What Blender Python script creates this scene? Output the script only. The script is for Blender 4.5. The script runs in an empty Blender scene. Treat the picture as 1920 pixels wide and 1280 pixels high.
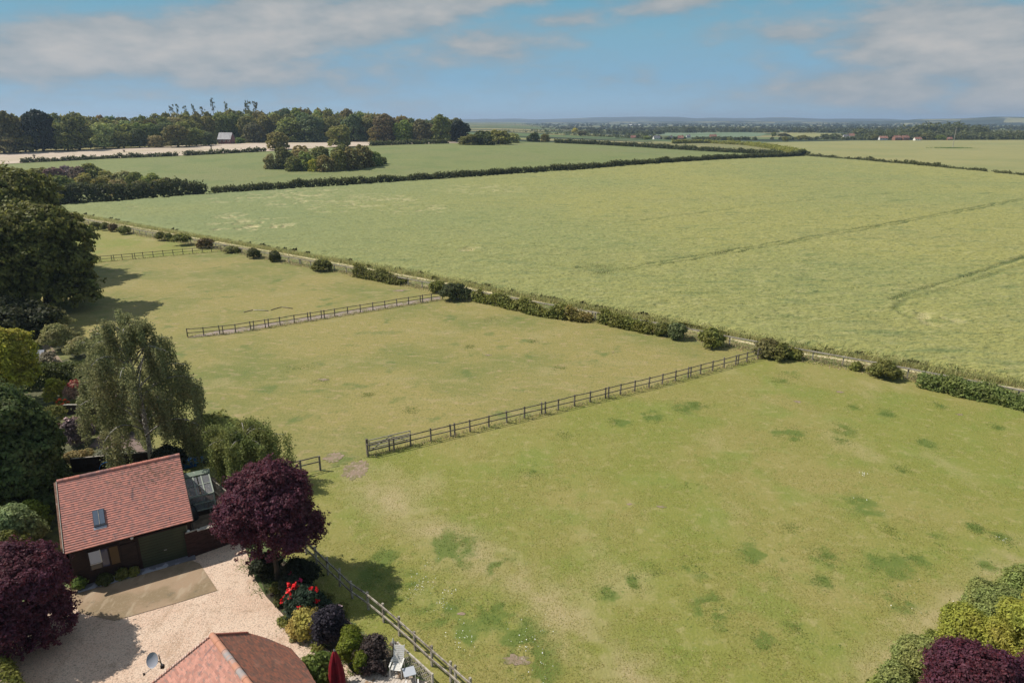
import bpy, bmesh, math, random
import numpy as np
from mathutils import Vector, Matrix, noise as mnoise

# ------------------------------------------------------------------ camera, sky, sun, exposure
sc = bpy.context.scene
COL = sc.collection
CH = 25.0
HAZE = 1.25e-4
PITCH = math.radians(17.93)
cp, sp = math.cos(PITCH), math.sin(PITCH)
cam = bpy.data.cameras.new("camera"); cam.sensor_width = 36; cam.lens = 24
cam.clip_start = 0.3; cam.clip_end = 40000
camo = bpy.data.objects.new("camera", cam); COL.objects.link(camo)
camo.location = (0, 0, CH); camo.rotation_euler = (math.pi/2 - PITCH, 0, 0)
sc.camera = camo

SUN_EL, SUN_AZ = math.radians(49.5), math.radians(-79)      # azimuth from +Y, negative is towards -X
sd = Vector((math.sin(SUN_AZ)*math.cos(SUN_EL), math.cos(SUN_AZ)*math.cos(SUN_EL), math.sin(SUN_EL)))
sl = bpy.data.lights.new("sun", 'SUN'); sl.energy = 5.0; sl.angle = math.radians(0.5); sl.color = (1.0, 0.93, 0.82)
slo = bpy.data.objects.new("sun", sl); COL.objects.link(slo)
slo.rotation_euler = (-sd).to_track_quat('-Z', 'Y').to_euler(); slo.location = (-60, 20, 80)

w = bpy.data.worlds.new("World"); sc.world = w; w.use_nodes = True
nt = w.node_tree; nt.nodes.clear()
def N(nt, t, **k):
    n = nt.nodes.new(t)
    for a, b in k.items(): setattr(n, a, b)
    return n
out = N(nt, 'ShaderNodeOutputWorld'); bg = N(nt, 'ShaderNodeBackground'); nt.links.new(bg.outputs[0], out.inputs[0])
sky = N(nt, 'ShaderNodeTexSky', sky_type='NISHITA', sun_disc=False)
sky.sun_elevation = SUN_EL; sky.sun_rotation = SUN_AZ % (2*math.pi); sky.air_density = 1.2; sky.dust_density = 0.6; sky.ozone_density = 2.0
bg.inputs[1].default_value = 0.085
tc = N(nt, 'ShaderNodeTexCoord')
def M(nt, op, a, b=None, c=None, clamp=False):
    n = N(nt, 'ShaderNodeMath', operation=op); n.use_clamp = clamp
    for i, v in enumerate((a, b, c)):
        if v is None: continue
        if isinstance(v, (int, float)): n.inputs[i].default_value = v
        else: nt.links.new(v, n.inputs[i])
    return n.outputs[0]
def mixc(nt, f, a, b, mode='MIX'):
    n = N(nt, 'ShaderNodeMix', data_type='RGBA', blend_type=mode)
    for s, v in ((n.inputs[0], f), (n.inputs[6], a), (n.inputs[7], b)):
        if isinstance(v, (int, float)): s.default_value = v
        elif isinstance(v, (tuple, list)): s.default_value = (*v[:3], 1)
        else: nt.links.new(v, s)
    return n.outputs[2]
sep = N(nt, 'ShaderNodeSeparateXYZ'); nt.links.new(tc.outputs['Generated'], sep.inputs[0])
az = M(nt, 'MULTIPLY', M(nt, 'ARCTAN2', sep.outputs[0], sep.outputs[1]), 57.2958)
el = M(nt, 'MULTIPLY', M(nt, 'ARCSINE', sep.outputs[2]), 57.2958)
ae = N(nt, 'ShaderNodeCombineXYZ'); nt.links.new(az, ae.inputs[0]); nt.links.new(el, ae.inputs[1])
def wnoise(scale, stretch, detail, rough=.55, off=0.):
    mp = N(nt, 'ShaderNodeMapping'); mp.inputs['Scale'].default_value = stretch; mp.inputs['Location'].default_value = (off, off*.7, off)
    mp.inputs['Rotation'].default_value = (0, 0, math.radians(-9))
    nt.links.new(ae.outputs[0], mp.inputs[0])
    n = N(nt, 'ShaderNodeTexNoise'); n.inputs['Scale'].default_value = scale; n.inputs['Detail'].default_value = detail; n.inputs['Roughness'].default_value = rough
    nt.links.new(mp.outputs[0], n.inputs[0]); return n.outputs[0]
n1 = wnoise(1.0, (.10, .30, 1), 6, .6); n2 = wnoise(1.0, (.32, .85, 1), 5, .55, 7.)
def blob(a, e, ra, re, rot, wt):
    mp = N(nt, 'ShaderNodeMapping', vector_type='TEXTURE'); mp.inputs['Location'].default_value = (a, e, 0)
    mp.inputs['Rotation'].default_value = (0, 0, math.radians(rot)); mp.inputs['Scale'].default_value = (ra, re, 1)
    nt.links.new(ae.outputs[0], mp.inputs[0])
    l = N(nt, 'ShaderNodeVectorMath', operation='LENGTH'); nt.links.new(mp.outputs[0], l.inputs[0])
    g = N(nt, 'ShaderNodeMapRange', interpolation_type='SMOOTHSTEP'); g.inputs[1].default_value = 1; g.inputs[2].default_value = 0
    nt.links.new(l.outputs[1], g.inputs[0]); return M(nt, 'MULTIPLY', g.outputs[0], wt)
bl = None
for b in [(-30, 4.6, 10, 3.0, 8, .66), (-20, 5.6, 15, 4.0, 12, .68), (-9, 7.6, 15, 3.0, 12, .6), (-20, 3.4, 20, 3.0, 4, .34), (-2, 5.5, 14, 2.4, 6, .26),
          (30, 5.2, 11, 4.2, -8, .66), (37, 3.0, 10, 5.0, 5, .68), (26, 2.2, 12, 2.6, 0, .46), (4, 7.2, 5, 1.0, 5, .3),
          (14, 8.6, 9, 1.2, 10, .45), (0, 8.9, 9, 1.3, 5, .4), (22, 6.0, 6, 1.2, 0, .25)]:
    v = blob(*b[:5], b[5]*1.25); bl = v if bl is None else M(nt, 'MAXIMUM', bl, v)
hi = N(nt, 'ShaderNodeMapRange', interpolation_type='SMOOTHSTEP'); hi.inputs[1].default_value = 9.5; hi.inputs[2].default_value = 25; hi.inputs[4].default_value = .28
nt.links.new(el, hi.inputs[0])
dens = M(nt, 'ADD', M(nt, 'ADD', M(nt, 'MULTIPLY', M(nt, 'SUBTRACT', n1, .5), 1.1), M(nt, 'MULTIPLY', M(nt, 'SUBTRACT', n2, .5), .55)), M(nt, 'ADD', bl, hi.outputs[0]))
cm = N(nt, 'ShaderNodeMapRange', interpolation_type='SMOOTHSTEP'); cm.inputs[1].default_value = -.12; cm.inputs[2].default_value = .46; cm.inputs[4].default_value = .93
nt.links.new(dens, cm.inputs[0])
def lin(r, g, b, k=1.0):
    f = lambda c: (c/255/12.92 if c/255 <= .04045 else ((c/255+.055)/1.055)**2.4)*k
    return (f(r), f(g), f(b))
K = 1/0.085
low = N(nt, 'ShaderNodeValToRGB'); cr = low.color_ramp
cr.elements[0].position = 0; cr.elements[0].color = (*lin(158, 190, 212), 1)
cr.elements[1].position = 1; cr.elements[1].color = (*lin(104, 164, 190), 1)
e_ = cr.elements.new(.32); e_.color = (*lin(134, 176, 203), 1)
e_ = cr.elements.new(.66); e_.color = (*lin(126, 173, 196), 1)
nt.links.new(M(nt, 'DIVIDE', el, 9.5, clamp=True), low.inputs[0])
lowk = mixc(nt, 1., low.outputs[0], (K, K, K), 'MULTIPLY')
hf = N(nt, 'ShaderNodeMapRange', interpolation_type='SMOOTHSTEP'); hf.inputs[1].default_value = 12; hf.inputs[2].default_value = 32
nt.links.new(el, hf.inputs[0])
base = mixc(nt, hf.outputs[0], lowk, sky.outputs[0])
cc = N(nt, 'ShaderNodeValToRGB'); cr = cc.color_ramp
cr.elements[0].position = .30; cr.elements[0].color = (*lin(146, 158, 166, K), 1)
cr.elements[1].position = .80; cr.elements[1].color = (*lin(196, 192, 188, K), 1)
nt.links.new(M(nt, 'ADD', M(nt, 'MULTIPLY', n2, .55), M(nt, 'MULTIPLY', dens, .45)), cc.inputs[0])
nt.links.new(mixc(nt, cm.outputs[0], base, cc.outputs[0]), bg.inputs[0])

sc.view_settings.view_transform = 'Standard'; sc.view_settings.look = 'None'; sc.view_settings.exposure = 0.0; sc.view_settings.gamma = 1
sc.cycles.use_denoising = True; sc.cycles.max_bounces = 8; sc.cycles.transparent_max_bounces = 8; sc.cycles.volume_bounces = 0

# ------------------------------------------------------------------ terrain and pixel helpers
def sm(x): x = np.clip(x, 0, 1); return x*x*(3-2*x)
def T(x, y):
    x = np.asarray(x, float); y = np.asarray(y, float)
    return 9.0*sm((y-255)/230)*sm((250-x)/300)
def Tz(x, y): return float(T(x, y))
def ray(u, v):
    cx = (u-960)/1280; cy = (640-v)/1280
    return (cx, cp+cy*sp, -sp+cy*cp)
def P(u, v, z=None):
    """world point seen at photo pixel (u, v): on the ground, or at height z"""
    d = ray(u, v)
    if z is not None:
        t = (z-CH)/d[2]; return Vector((d[0]*t, d[1]*t, z))
    t = 15.
    while t < 15000:
        q = CH+d[2]*t
        if q <= Tz(d[0]*t, d[1]*t): break
        t *= 1.004
    return Vector((d[0]*t, d[1]*t, Tz(d[0]*t, d[1]*t)))
def dep(p): return p[1]*cp-(p[2]-CH)*sp
def ztop(p, v):
    k = (640-v)/1280; return CH+p[1]*(k*cp-sp)/(cp+k*sp)
def sz(p, px): return px*dep(p)/1280

# ------------------------------------------------------------------ mesh helpers
class MB:
    def __init__(s): s.v = []; s.f = []
    def add(s, vs, fs):
        o = len(s.v); s.v += [tuple(a) for a in vs]; s.f += [tuple(i+o for i in f) for f in fs]; return s
    def box(s, c, d, rz=0, rx=0, ry=0):
        m = Matrix.Rotation(rz, 3, 'Z') @ Matrix.Rotation(ry, 3, 'Y') @ Matrix.Rotation(rx, 3, 'X')
        vs = [Vector(c)+m @ Vector((d[0]/2*i, d[1]/2*j, d[2]/2*k)) for i in (-1, 1) for j in (-1, 1) for k in (-1, 1)]
        return s.add(vs, [(0, 1, 3, 2), (4, 6, 7, 5), (0, 4, 5, 1), (2, 3, 7, 6), (0, 2, 6, 4), (1, 5, 7, 3)])
    def bar(s, a, b, wd, h=None):
        a = Vector(a); b = Vector(b); h = h or wd; d = (b-a).normalized()
        up = Vector((0, 0, 1)) if abs(d.z) < .95 else Vector((1, 0, 0))
        x = d.cross(up).normalized()*wd/2; y = d.cross(x).normalized()*h/2
        vs = [p+i*x+j*y for p in (a, b) for i, j in ((-1, -1), (1, -1), (1, 1), (-1, 1))]
        return s.add(vs, [(0, 1, 2, 3), (7, 6, 5, 4), (0, 4, 5, 1), (1, 5, 6, 2), (2, 6, 7, 3), (3, 7, 4, 0)])
    def tube(s, pts, rs, n=8, cap=True):
        pts = [Vector(p) for p in pts]; vs = []
        if isinstance(rs, (int, float)): rs = [rs]*len(pts)
        rs = [float(r) for r in rs]
        for i, p in enumerate(pts):
            d = (pts[min(i+1, len(pts)-1)]-pts[max(i-1, 0)]).normalized()
            up = Vector((0, 0, 1)) if abs(d.z) < .9 else Vector((1, 0, 0))
            x = d.cross(up).normalized(); y = d.cross(x)
            vs += [p+rs[i]*(math.cos(a)*x+math.sin(a)*y) for a in [2*math.pi*k/n for k in range(n)]]
        fs = [(i*n+k, i*n+(k+1) % n, (i+1)*n+(k+1) % n, (i+1)*n+k) for i in range(len(pts)-1) for k in range(n)]
        if cap: fs += [tuple(range(n))[::-1], tuple((len(pts)-1)*n+k for k in range(n))]
        return s.add(vs, fs)
    def lathe(s, prof, c=(0, 0, 0), n=16):
        vs = [(c[0]+r*math.cos(2*math.pi*k/n), c[1]+r*math.sin(2*math.pi*k/n), c[2]+z) for r, z in prof for k in range(n)]
        fs = [(i*n+k, i*n+(k+1) % n, (i+1)*n+(k+1) % n, (i+1)*n+k) for i in range(len(prof)-1) for k in range(n)]
        return s.add(vs, fs)
    def build(s, name, m, parent=None, smooth=False, bevel=0):
        me = bpy.data.meshes.new(name); me.from_pydata(s.v, [], s.f); me.update()
        bm = bmesh.new(); bm.from_mesh(me); bmesh.ops.recalc_face_normals(bm, faces=bm.faces); bm.to_mesh(me); bm.free()
        if smooth: me.polygons.foreach_set('use_smooth', [True]*len(me.polygons))
        o = link(name, me, m, parent)
        if bevel:
            b = o.modifiers.new('bevel', 'BEVEL'); b.width = bevel; b.segments = 2
        return o
def link(name, me, m, parent=None):
    if m is not None and not me.materials: me.materials.append(m)
    o = bpy.data.objects.new(name, me); COL.objects.link(o)
    if parent: o.parent = parent
    return o
def fast_mesh(name, verts, k, m, parent=None):
    """verts (n*k,3): n separate k-gons"""
    n = len(verts)//k
    me = bpy.data.meshes.new(name)
    me.vertices.add(n*k); me.vertices.foreach_set('co', np.asarray(verts, np.float32).ravel())
    me.loops.add(n*k); me.loops.foreach_set('vertex_index', np.arange(n*k, dtype=np.int32))
    me.polygons.add(n); me.polygons.foreach_set('loop_start', np.arange(0, n*k, k, dtype=np.int32))
    me.update(calc_edges=True); me.validate()
    return link(name, me, m, parent)
def grid_mesh(name, X, Y, Z, mask, m, attrs=None):
    """indexed grid; mask is per cell"""
    a, b = X.shape; idx = np.arange(a*b).reshape(a, b)
    q = np.stack([idx[:-1, :-1], idx[:-1, 1:], idx[1:, 1:], idx[1:, :-1]], -1)[mask]
    used, inv = np.unique(q.ravel(), return_inverse=True)
    co = np.stack([X.ravel(), Y.ravel(), Z.ravel()], -1)[used]; n = len(q)
    me = bpy.data.meshes.new(name); me.vertices.add(len(co)); me.vertices.foreach_set('co', co.astype(np.float32).ravel())
    me.loops.add(n*4); me.loops.foreach_set('vertex_index', inv.astype(np.int32).ravel())
    me.polygons.add(n); me.polygons.foreach_set('loop_start', np.arange(0, n*4, 4, dtype=np.int32))
    me.update(calc_edges=True); me.polygons.foreach_set('use_smooth', np.ones(n, bool))
    for k, A in (attrs or {}).items():
        at = me.attributes.new(k, 'FLOAT', 'POINT'); at.data.foreach_set('value', A.ravel()[used].astype(np.float32))
    return link(name, me, m)
def tag(o, label=None, cat=None, group=None, kind=None):
    if label: o['label'] = label
    if cat: o['category'] = cat
    if group: o['group'] = group
    if kind: o['kind'] = kind
    return o
def thing(name, label, cat, loc=(0, 0, 0), rz=0, group=None, s=None):
    o = bpy.data.objects.new(name, None); COL.objects.link(o); o.location = loc; o.rotation_euler = (0, 0, rz); o.empty_display_size = .3
    if s: o.scale = s
    return tag(o, label, cat, group)
def copy_tree(o, parent=None):
    c = o.copy(); COL.objects.link(c); c.parent = parent
    for ch in list(o.children):
        if ch is not c: copy_tree(ch, c)
    return c
def inpoly(X, Y, poly):
    r = np.zeros(X.shape, bool); n = len(poly)
    for i in range(n):
        x1, y1 = poly[i][0], poly[i][1]; x2, y2 = poly[(i+1) % n][0], poly[(i+1) % n][1]
        if y1 == y2: continue
        c = ((y1 > Y) != (y2 > Y)) & (X < (x2-x1)*(Y-y1)/(y2-y1)+x1); r ^= c
    return r
def segdist(X, Y, pts):
    d = np.full(X.shape, 1e9)
    for a, b in zip(pts[:-1], pts[1:]):
        ax, ay, bx, by = a[0], a[1], b[0], b[1]; L = (bx-ax)**2+(by-ay)**2
        t = np.clip(((X-ax)*(bx-ax)+(Y-ay)*(by-ay))/L, 0, 1)
        d = np.minimum(d, np.hypot(X-ax-t*(bx-ax), Y-ay-t*(by-ay)))
    return d
_h = np.random.RandomState(5).rand(256, 256)
def vnoise(X, Y, s):
    X = np.asarray(X)*s; Y = np.asarray(Y)*s; i = np.floor(X).astype(int); j = np.floor(Y).astype(int); f = X-i; g = Y-j
    f = f*f*(3-2*f); g = g*g*(3-2*g); h = lambda a, b: _h[a % 256, b % 256]
    return (h(i, j)*(1-f)+h(i+1, j)*f)*(1-g)+(h(i, j+1)*(1-f)+h(i+1, j+1)*f)*g
def field(name, poly, m, off=.05, step=8, kind='structure', label=None, cat=None):
    """a patch of ground that follows the terrain"""
    bm = bmesh.new(); f = bm.faces.new([bm.verts.new((p[0], p[1], 0)) for p in poly])
    if f.normal.z < 0: f.normal_flip()
    xs = [p[0] for p in poly]; ys = [p[1] for p in poly]
    if step:
        for ax, (lo, hi_) in enumerate(((min(xs), max(xs)), (min(ys), max(ys)))):
            k = lo+step
            while k < hi_:
                co = (k, 0, 0) if ax == 0 else (0, k, 0); no = (1, 0, 0) if ax == 0 else (0, 1, 0)
                bmesh.ops.bisect_plane(bm, geom=bm.verts[:]+bm.edges[:]+bm.faces[:], plane_co=co, plane_no=no); k += step
    for v in bm.verts: v.co.z = Tz(v.co.x, v.co.y)+off
    bmesh.ops.recalc_face_normals(bm, faces=bm.faces)
    me = bpy.data.meshes.new(name); bm.to_mesh(me); bm.free()
    if me.polygons[0].normal.z < 0: me.flip_normals()
    return tag(link(name, me, m), label, cat, kind=kind)

# ------------------------------------------------------------------ materials
def newmat(name):
    m = bpy.data.materials.new(name); m.use_nodes = True; m.node_tree.nodes.clear(); return m
def L_(c, nt, src, coord):
    mp = N(nt, 'ShaderNodeMapping'); mp.inputs['Scale'].default_value = c.get('st', (1, 1, 1)); mp.inputs['Rotation'].default_value = (0, 0, c.get('rot', 0))
    nt.links.new(coord, mp.inputs[0])
    if c.get('kind') == 'vor':
        n = N(nt, 'ShaderNodeTexVoronoi'); n.inputs['Scale'].default_value = c['s']; n.inputs['Randomness'].default_value = 1
        nt.links.new(mp.outputs[0], n.inputs['Vector'])
        if c.get('cell'):
            s3 = N(nt, 'ShaderNodeSeparateColor'); nt.links.new(n.outputs['Color'], s3.inputs[0]); o = s3.outputs[0]
        else: o = n.outputs['Distance']
    else:
        n = N(nt, 'ShaderNodeTexNoise'); n.inputs['Scale'].default_value = c['s']; n.inputs['Detail'].default_value = c.get('d', 4)
        n.inputs['Roughness'].default_value = c.get('r', .55); nt.links.new(mp.outputs[0], n.inputs['Vector']); o = n.outputs[0]
    mr = N(nt, 'ShaderNodeMapRange', interpolation_type='SMOOTHSTEP'); mr.inputs[1].default_value = c.get('lo', .4); mr.inputs[2].default_value = c.get('hi', .6)
    mr.inputs[4].default_value = c.get('a', 1.); nt.links.new(o, mr.inputs[0])
    return mixc(nt, mr.outputs[0], src, c['c'])
def surf(name, base, layers=(), rough=.85, bump=None, obj=False, metal=0, spec=.3, attrs=()):
    m = newmat(name); nt = m.node_tree
    o = N(nt, 'ShaderNodeOutputMaterial'); b = N(nt, 'ShaderNodeBsdfPrincipled'); nt.links.new(b.outputs[0], o.inputs[0])
    b.inputs['Roughness'].default_value = rough; b.inputs['Metallic'].default_value = metal; b.inputs['Specular IOR Level'].default_value = spec
    if obj: coord = N(nt, 'ShaderNodeTexCoord').outputs['Object']
    else: coord = N(nt, 'ShaderNodeNewGeometry').outputs['Position']
    c = N(nt, 'ShaderNodeRGB'); c.outputs[0].default_value = (*base, 1); c = c.outputs[0]
    for l in layers: c = L_(l, nt, c, coord)
    for at_ in attrs:
        k, col = at_[:2]; a = N(nt, 'ShaderNodeAttribute', attribute_name=k); fac = a.outputs['Fac']
        if len(at_) > 2:
            nz = N(nt, 'ShaderNodeTexNoise'); nz.inputs['Scale'].default_value = at_[2]; nz.inputs['Detail'].default_value = 7; nz.inputs['Roughness'].default_value = .65; nt.links.new(coord, nz.inputs['Vector'])
            mr_ = N(nt, 'ShaderNodeMapRange', interpolation_type='SMOOTHSTEP'); mr_.inputs[1].default_value = .62; mr_.inputs[2].default_value = 1.02; mr_.inputs[4].default_value = .9
            nt.links.new(M(nt, 'ADD', M(nt, 'MULTIPLY', fac, .55), nz.outputs[0]), mr_.inputs[0]); fac = mr_.outputs[0]
        c = mixc(nt, fac, c, col)
    nt.links.new(c, b.inputs['Base Color'])
    if bump:
        n = N(nt, 'ShaderNodeTexNoise'); n.inputs['Scale'].default_value = bump[0]; n.inputs['Detail'].default_value = 4
        mp = N(nt, 'ShaderNodeMapping'); mp.inputs['Scale'].default_value = bump[3] if len(bump) > 3 else (1, 1, 1)
        nt.links.new(coord, mp.inputs[0]); nt.links.new(mp.outputs[0], n.inputs['Vector'])
        bp = N(nt, 'ShaderNodeBump'); bp.inputs['Strength'].default_value = bump[1]; bp.inputs['Distance'].default_value = bump[2]
        nt.links.new(n.outputs[0], bp.inputs['Height']); nt.links.new(bp.outputs[0], b.inputs['Normal'])
    return m
def leafmat(name, objcol=True, col=(.08, .1, .03), trans=.45, spread=(.55, 1.45), tip=None, rough=.6):
    m = newmat(name); nt = m.node_tree
    o = N(nt, 'ShaderNodeOutputMaterial'); geo = N(nt, 'ShaderNodeNewGeometry')
    if objcol: c = N(nt, 'ShaderNodeObjectInfo').outputs['Color']
    else:
        c = N(nt, 'ShaderNodeRGB'); c.outputs[0].default_value = (*col, 1); c = c.outputs[0]
    mr = N(nt, 'ShaderNodeMapRange'); mr.inputs[3].default_value = spread[0]; mr.inputs[4].default_value = spread[1]
    nt.links.new(geo.outputs['Random Per Island'], mr.inputs[0])
    cb = N(nt, 'ShaderNodeCombineXYZ')
    for i in range(3): nt.links.new(mr.outputs[0], cb.inputs[i])
    c = mixc(nt, 1., c, cb.outputs[0], 'MULTIPLY')
    ns = N(nt, 'ShaderNodeTexNoise'); ns.inputs['Scale'].default_value = .7; nt.links.new(geo.outputs['Position'], ns.inputs['Vector'])
    c2 = N(nt, 'ShaderNodeHueSaturation'); nt.links.new(c, c2.inputs['Color']); c2.inputs['Saturation'].default_value = .95
    h = N(nt, 'ShaderNodeMapRange'); h.inputs[1].default_value = .3; h.inputs[2].default_value = .7; h.inputs[3].default_value = .472; h.inputs[4].default_value = .51
    nt.links.new(ns.outputs[0], h.inputs[0]); nt.links.new(h.outputs[0], c2.inputs['Hue']); c = c2.outputs[0]
    if tip:
        r2 = N(nt, 'ShaderNodeTexWhiteNoise'); r2.noise_dimensions = '1D'; nt.links.new(geo.outputs['Random Per Island'], r2.inputs['W'])
        c = mixc(nt, M(nt, 'MULTIPLY', M(nt, 'GREATER_THAN', r2.outputs[0], 1-tip[0]), .9), c, tip[1])
    b = N(nt, 'ShaderNodeBsdfPrincipled'); b.inputs['Roughness'].default_value = rough; b.inputs['Specular IOR Level'].default_value = .25
    nt.links.new(c, b.inputs['Base Color'])
    t = N(nt, 'ShaderNodeBsdfTranslucent'); nt.links.new(c, t.inputs[0])
    mx = N(nt, 'ShaderNodeMixShader'); mx.inputs[0].default_value = trans
    nt.links.new(b.outputs[0], mx.inputs[1]); nt.links.new(t.outputs[0], mx.inputs[2]); nt.links.new(mx.outputs[0], o.inputs[0])
    return m
LEAF = leafmat('leaf')
LEAFR = leafmat('leaf_purple', tip=(.25, (.13, .025, .035)), spread=(.5, 1.6))
BARK = surf('bark', (.10, .075, .055), [dict(c=(.05, .04, .03), s=6, st=(1, 1, .3), lo=.4, hi=.6)], bump=(20, .6, .02), obj=True)
BIRCHBARK = surf('birch_bark', (.42, .39, .35), [dict(c=(.08, .07, .06), s=5, st=(1, 1, 2), lo=.5, hi=.62)], obj=True)
WOOD = surf('weathered_wood', (.17, .135, .11), [dict(c=(.085, .068, .055), s=3, st=(1, 1, 1), lo=.4, hi=.65), dict(c=(.28, .24, .2), s=25, lo=.55, hi=.75, a=.6)], rough=.9)
PALEWOOD = surf('pale_weathered_wood', (.46, .42, .36), [dict(c=(.28, .25, .21), s=4, lo=.45, hi=.65), dict(c=(.58, .54, .48), s=30, lo=.55, hi=.75, a=.6)], rough=.9)
DARKWOOD = surf('dark_stained_timber', (.045, .026, .02), [dict(c=(.025, .015, .012), s=4, st=(.5, .5, 8), lo=.4, hi=.6)], rough=.8)
WHITE = surf('white_paint', (.72, .71, .68), [dict(c=(.5, .48, .44), s=8, lo=.5, hi=.7, a=.6)], rough=.5, obj=True)
GLASS = surf('window_glass', (.03, .04, .05), rough=.04, spec=1.0)
METAL = surf('grey_metal', (.32, .32, .33), rough=.4, metal=.6)
SOIL = surf('garden_soil', (.06, .045, .032), [dict(c=(.035, .04, .016), s=1.5, lo=.4, hi=.6), dict(c=(.12, .09, .06), s=6, lo=.55, hi=.7)], bump=(8, .8, .05))
GREENPAINT = surf('green_paint', (.17, .22, .17), [dict(c=(.3, .33, .28), s=6, lo=.5, hi=.7)], rough=.6, obj=True)
BLACKPL = surf('black_plastic', (.012, .014, .02), rough=.35, obj=True)
GREYPL = surf('grey_plastic', (.22, .26, .26), [dict(c=(.14, .17, .15), s=3, lo=.45, hi=.6)], rough=.5, obj=True)
BLUEPL = surf('blue_plastic', (.03, .12, .35), rough=.4)

# ------------------------------------------------------------------ foliage builders
def unit(a): return a/np.maximum(np.linalg.norm(a, axis=-1, keepdims=True), 1e-6)
def leafquads(C, Nn, size, rng, aspect=.6, jit=.5, droop=None):
    n = len(C); nn = unit(Nn+jit*rng.normal(size=(n, 3))); t1 = unit(np.cross(nn, rng.normal(size=(n, 3))))
    if droop is not None: t1 = unit(t1*(1-droop)+np.array([0, 0, -1.])*droop)
    t2 = unit(np.cross(nn, t1)); s = (size*rng.uniform(.6, 1.4, n))[:, None]
    return np.stack([C+t1*s, C+t2*s*aspect, C-t1*s, C-t2*s*aspect], 1).reshape(-1, 3)
def lobes_auto(rng, w, h, k=9, z0=0., lr=(.2, .32), top=1., sub=4, skirt=0):
    L = [(0, 0, z0+h*.48, w*.33, w*.33, h*.42)]
    for i in range(k):
        a = 2*math.pi*(i*.618+rng.uniform(-.1, .1)); e = rng.uniform(-.55, 1)*1.35
        r = rng.uniform(*lr)*w; cx = (w/2-r)*math.cos(e)*math.cos(a); cy = (w/2-r)*math.cos(e)*math.sin(a)
        rz = r*rng.uniform(.65, .95)*min(1.3, h/w*1.1); cz = z0+h/2+(h/2-rz)*math.sin(e)
        L.append((cx, cy, cz, r, r*rng.uniform(.8, 1.1), rz))
    if skirt:
        for i in range(skirt): a = 2*math.pi*(i+rng.uniform(-.3, .3))/skirt; r = w*rng.uniform(.16, .22); L.append((w*.3*math.cos(a), w*.3*math.sin(a), z0+r*.7, r, r, r*.9))
    S = []
    for l in L:
        for i in range(sub):
            d = rng.normal(size=3); d /= np.linalg.norm(d); d[2] = abs(d[2])*1.2-.35; k_ = rng.uniform(.32, .52); f_ = rng.uniform(.75, .98)
            S.append((l[0]+d[0]*l[3]*f_, l[1]+d[1]*l[4]*f_, l[2]+d[2]*l[5]*f_, l[3]*k_, l[4]*k_, l[5]*k_*.85))
    return np.array(L+S)
def crown_pts(rng, L, nclump, nper, cl, zmin=-.35, deep=.72, rough=.12):
    wts = (L[:, 3]*L[:, 5]); wts = wts/wts.sum(); k = rng.choice(len(L), nclump*2, p=wts)
    d = unit(rng.normal(size=(nclump*2, 3))); keep = d[:, 2] > zmin; d = d[keep]; k = k[keep]
    R = L[k, 3:6]; C = L[k, :3]+d*R*(1-np.abs(rng.normal(0, rough, len(k)))+np.where(rng.rand(len(k)) < .16, rng.uniform(0, 2.2*rough, len(k)), 0))[:, None]
    q = (C[:, None, :]-L[None, :, :3])/L[None, :, 3:6]; dd = np.linalg.norm(q, axis=2); dd[np.arange(len(k)), k] = 9
    ok = (dd.min(1) > deep) | (rng.rand(len(k)) < .12); C = C[ok][:nclump]; d = d[ok][:nclump]; n = len(C)
    cs = cl*rng.uniform(.6, 1.5, n)
    off = unit(rng.normal(size=(n, nper, 3)))*(rng.rand(n, nper, 1)**.5)*cs[:, None, None]
    off[:, :, 2] *= .65
    Pp = C[:, None, :]+off; Nn = d[:, None, :]*.6+unit(off+np.array([0, 0, cl*.5]))*.9
    return Pp.reshape(-1, 3), Nn.reshape(-1, 3)
def crown(name, rng, L, nclump, nper, cl, leaf, m=LEAF, parent=None, aspect=.6, jit=.42, droop=None, zmin=-.35, deep=.72, rough=.12):
    C, Nn = crown_pts(rng, L, nclump, nper, cl, zmin, deep, rough)
    ok = C[:, 2] > leaf*.3
    return fast_mesh(name, leafquads(C[ok], Nn[ok], leaf, rng, aspect, jit, droop), 4, m, parent)
def trunk_mb(rng, h, r, spread, n=6, lean=(0, 0), limb0=.3):
    mb = MB(); pts = [(lean[0]*t*t+rng.normal(0, r*.25)*t, lean[1]*t*t+rng.normal(0, r*.25)*t, h*t-.15) for t in np.linspace(0, 1, 7)]
    mb.tube(pts, [r*(1.35 if i == 0 else 1-.13*i) for i in range(7)], 9)
    for i in range(n):
        t = limb0+(.9-limb0)*i/n; a = i*2.4+rng.uniform(-.4, .4); b = Vector((lean[0]*t*t, lean[1]*t*t, h*t-.15)); L = spread*(1-.5*t)*rng.uniform(.7, 1)
        q = [b+Vector((math.cos(a)*L*s, math.sin(a)*L*s, L*.7*s+.2*L*s*s))+Vector(rng.normal(0, .03*L, 3)) for s in (0, .35, .7, 1)]
        q[0] = b; mb.tube(q, [r*.45, r*.32, r*.2, r*.07], 6)
    return mb
def oc(o, c): o.color = (*c, 1); return o
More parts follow.
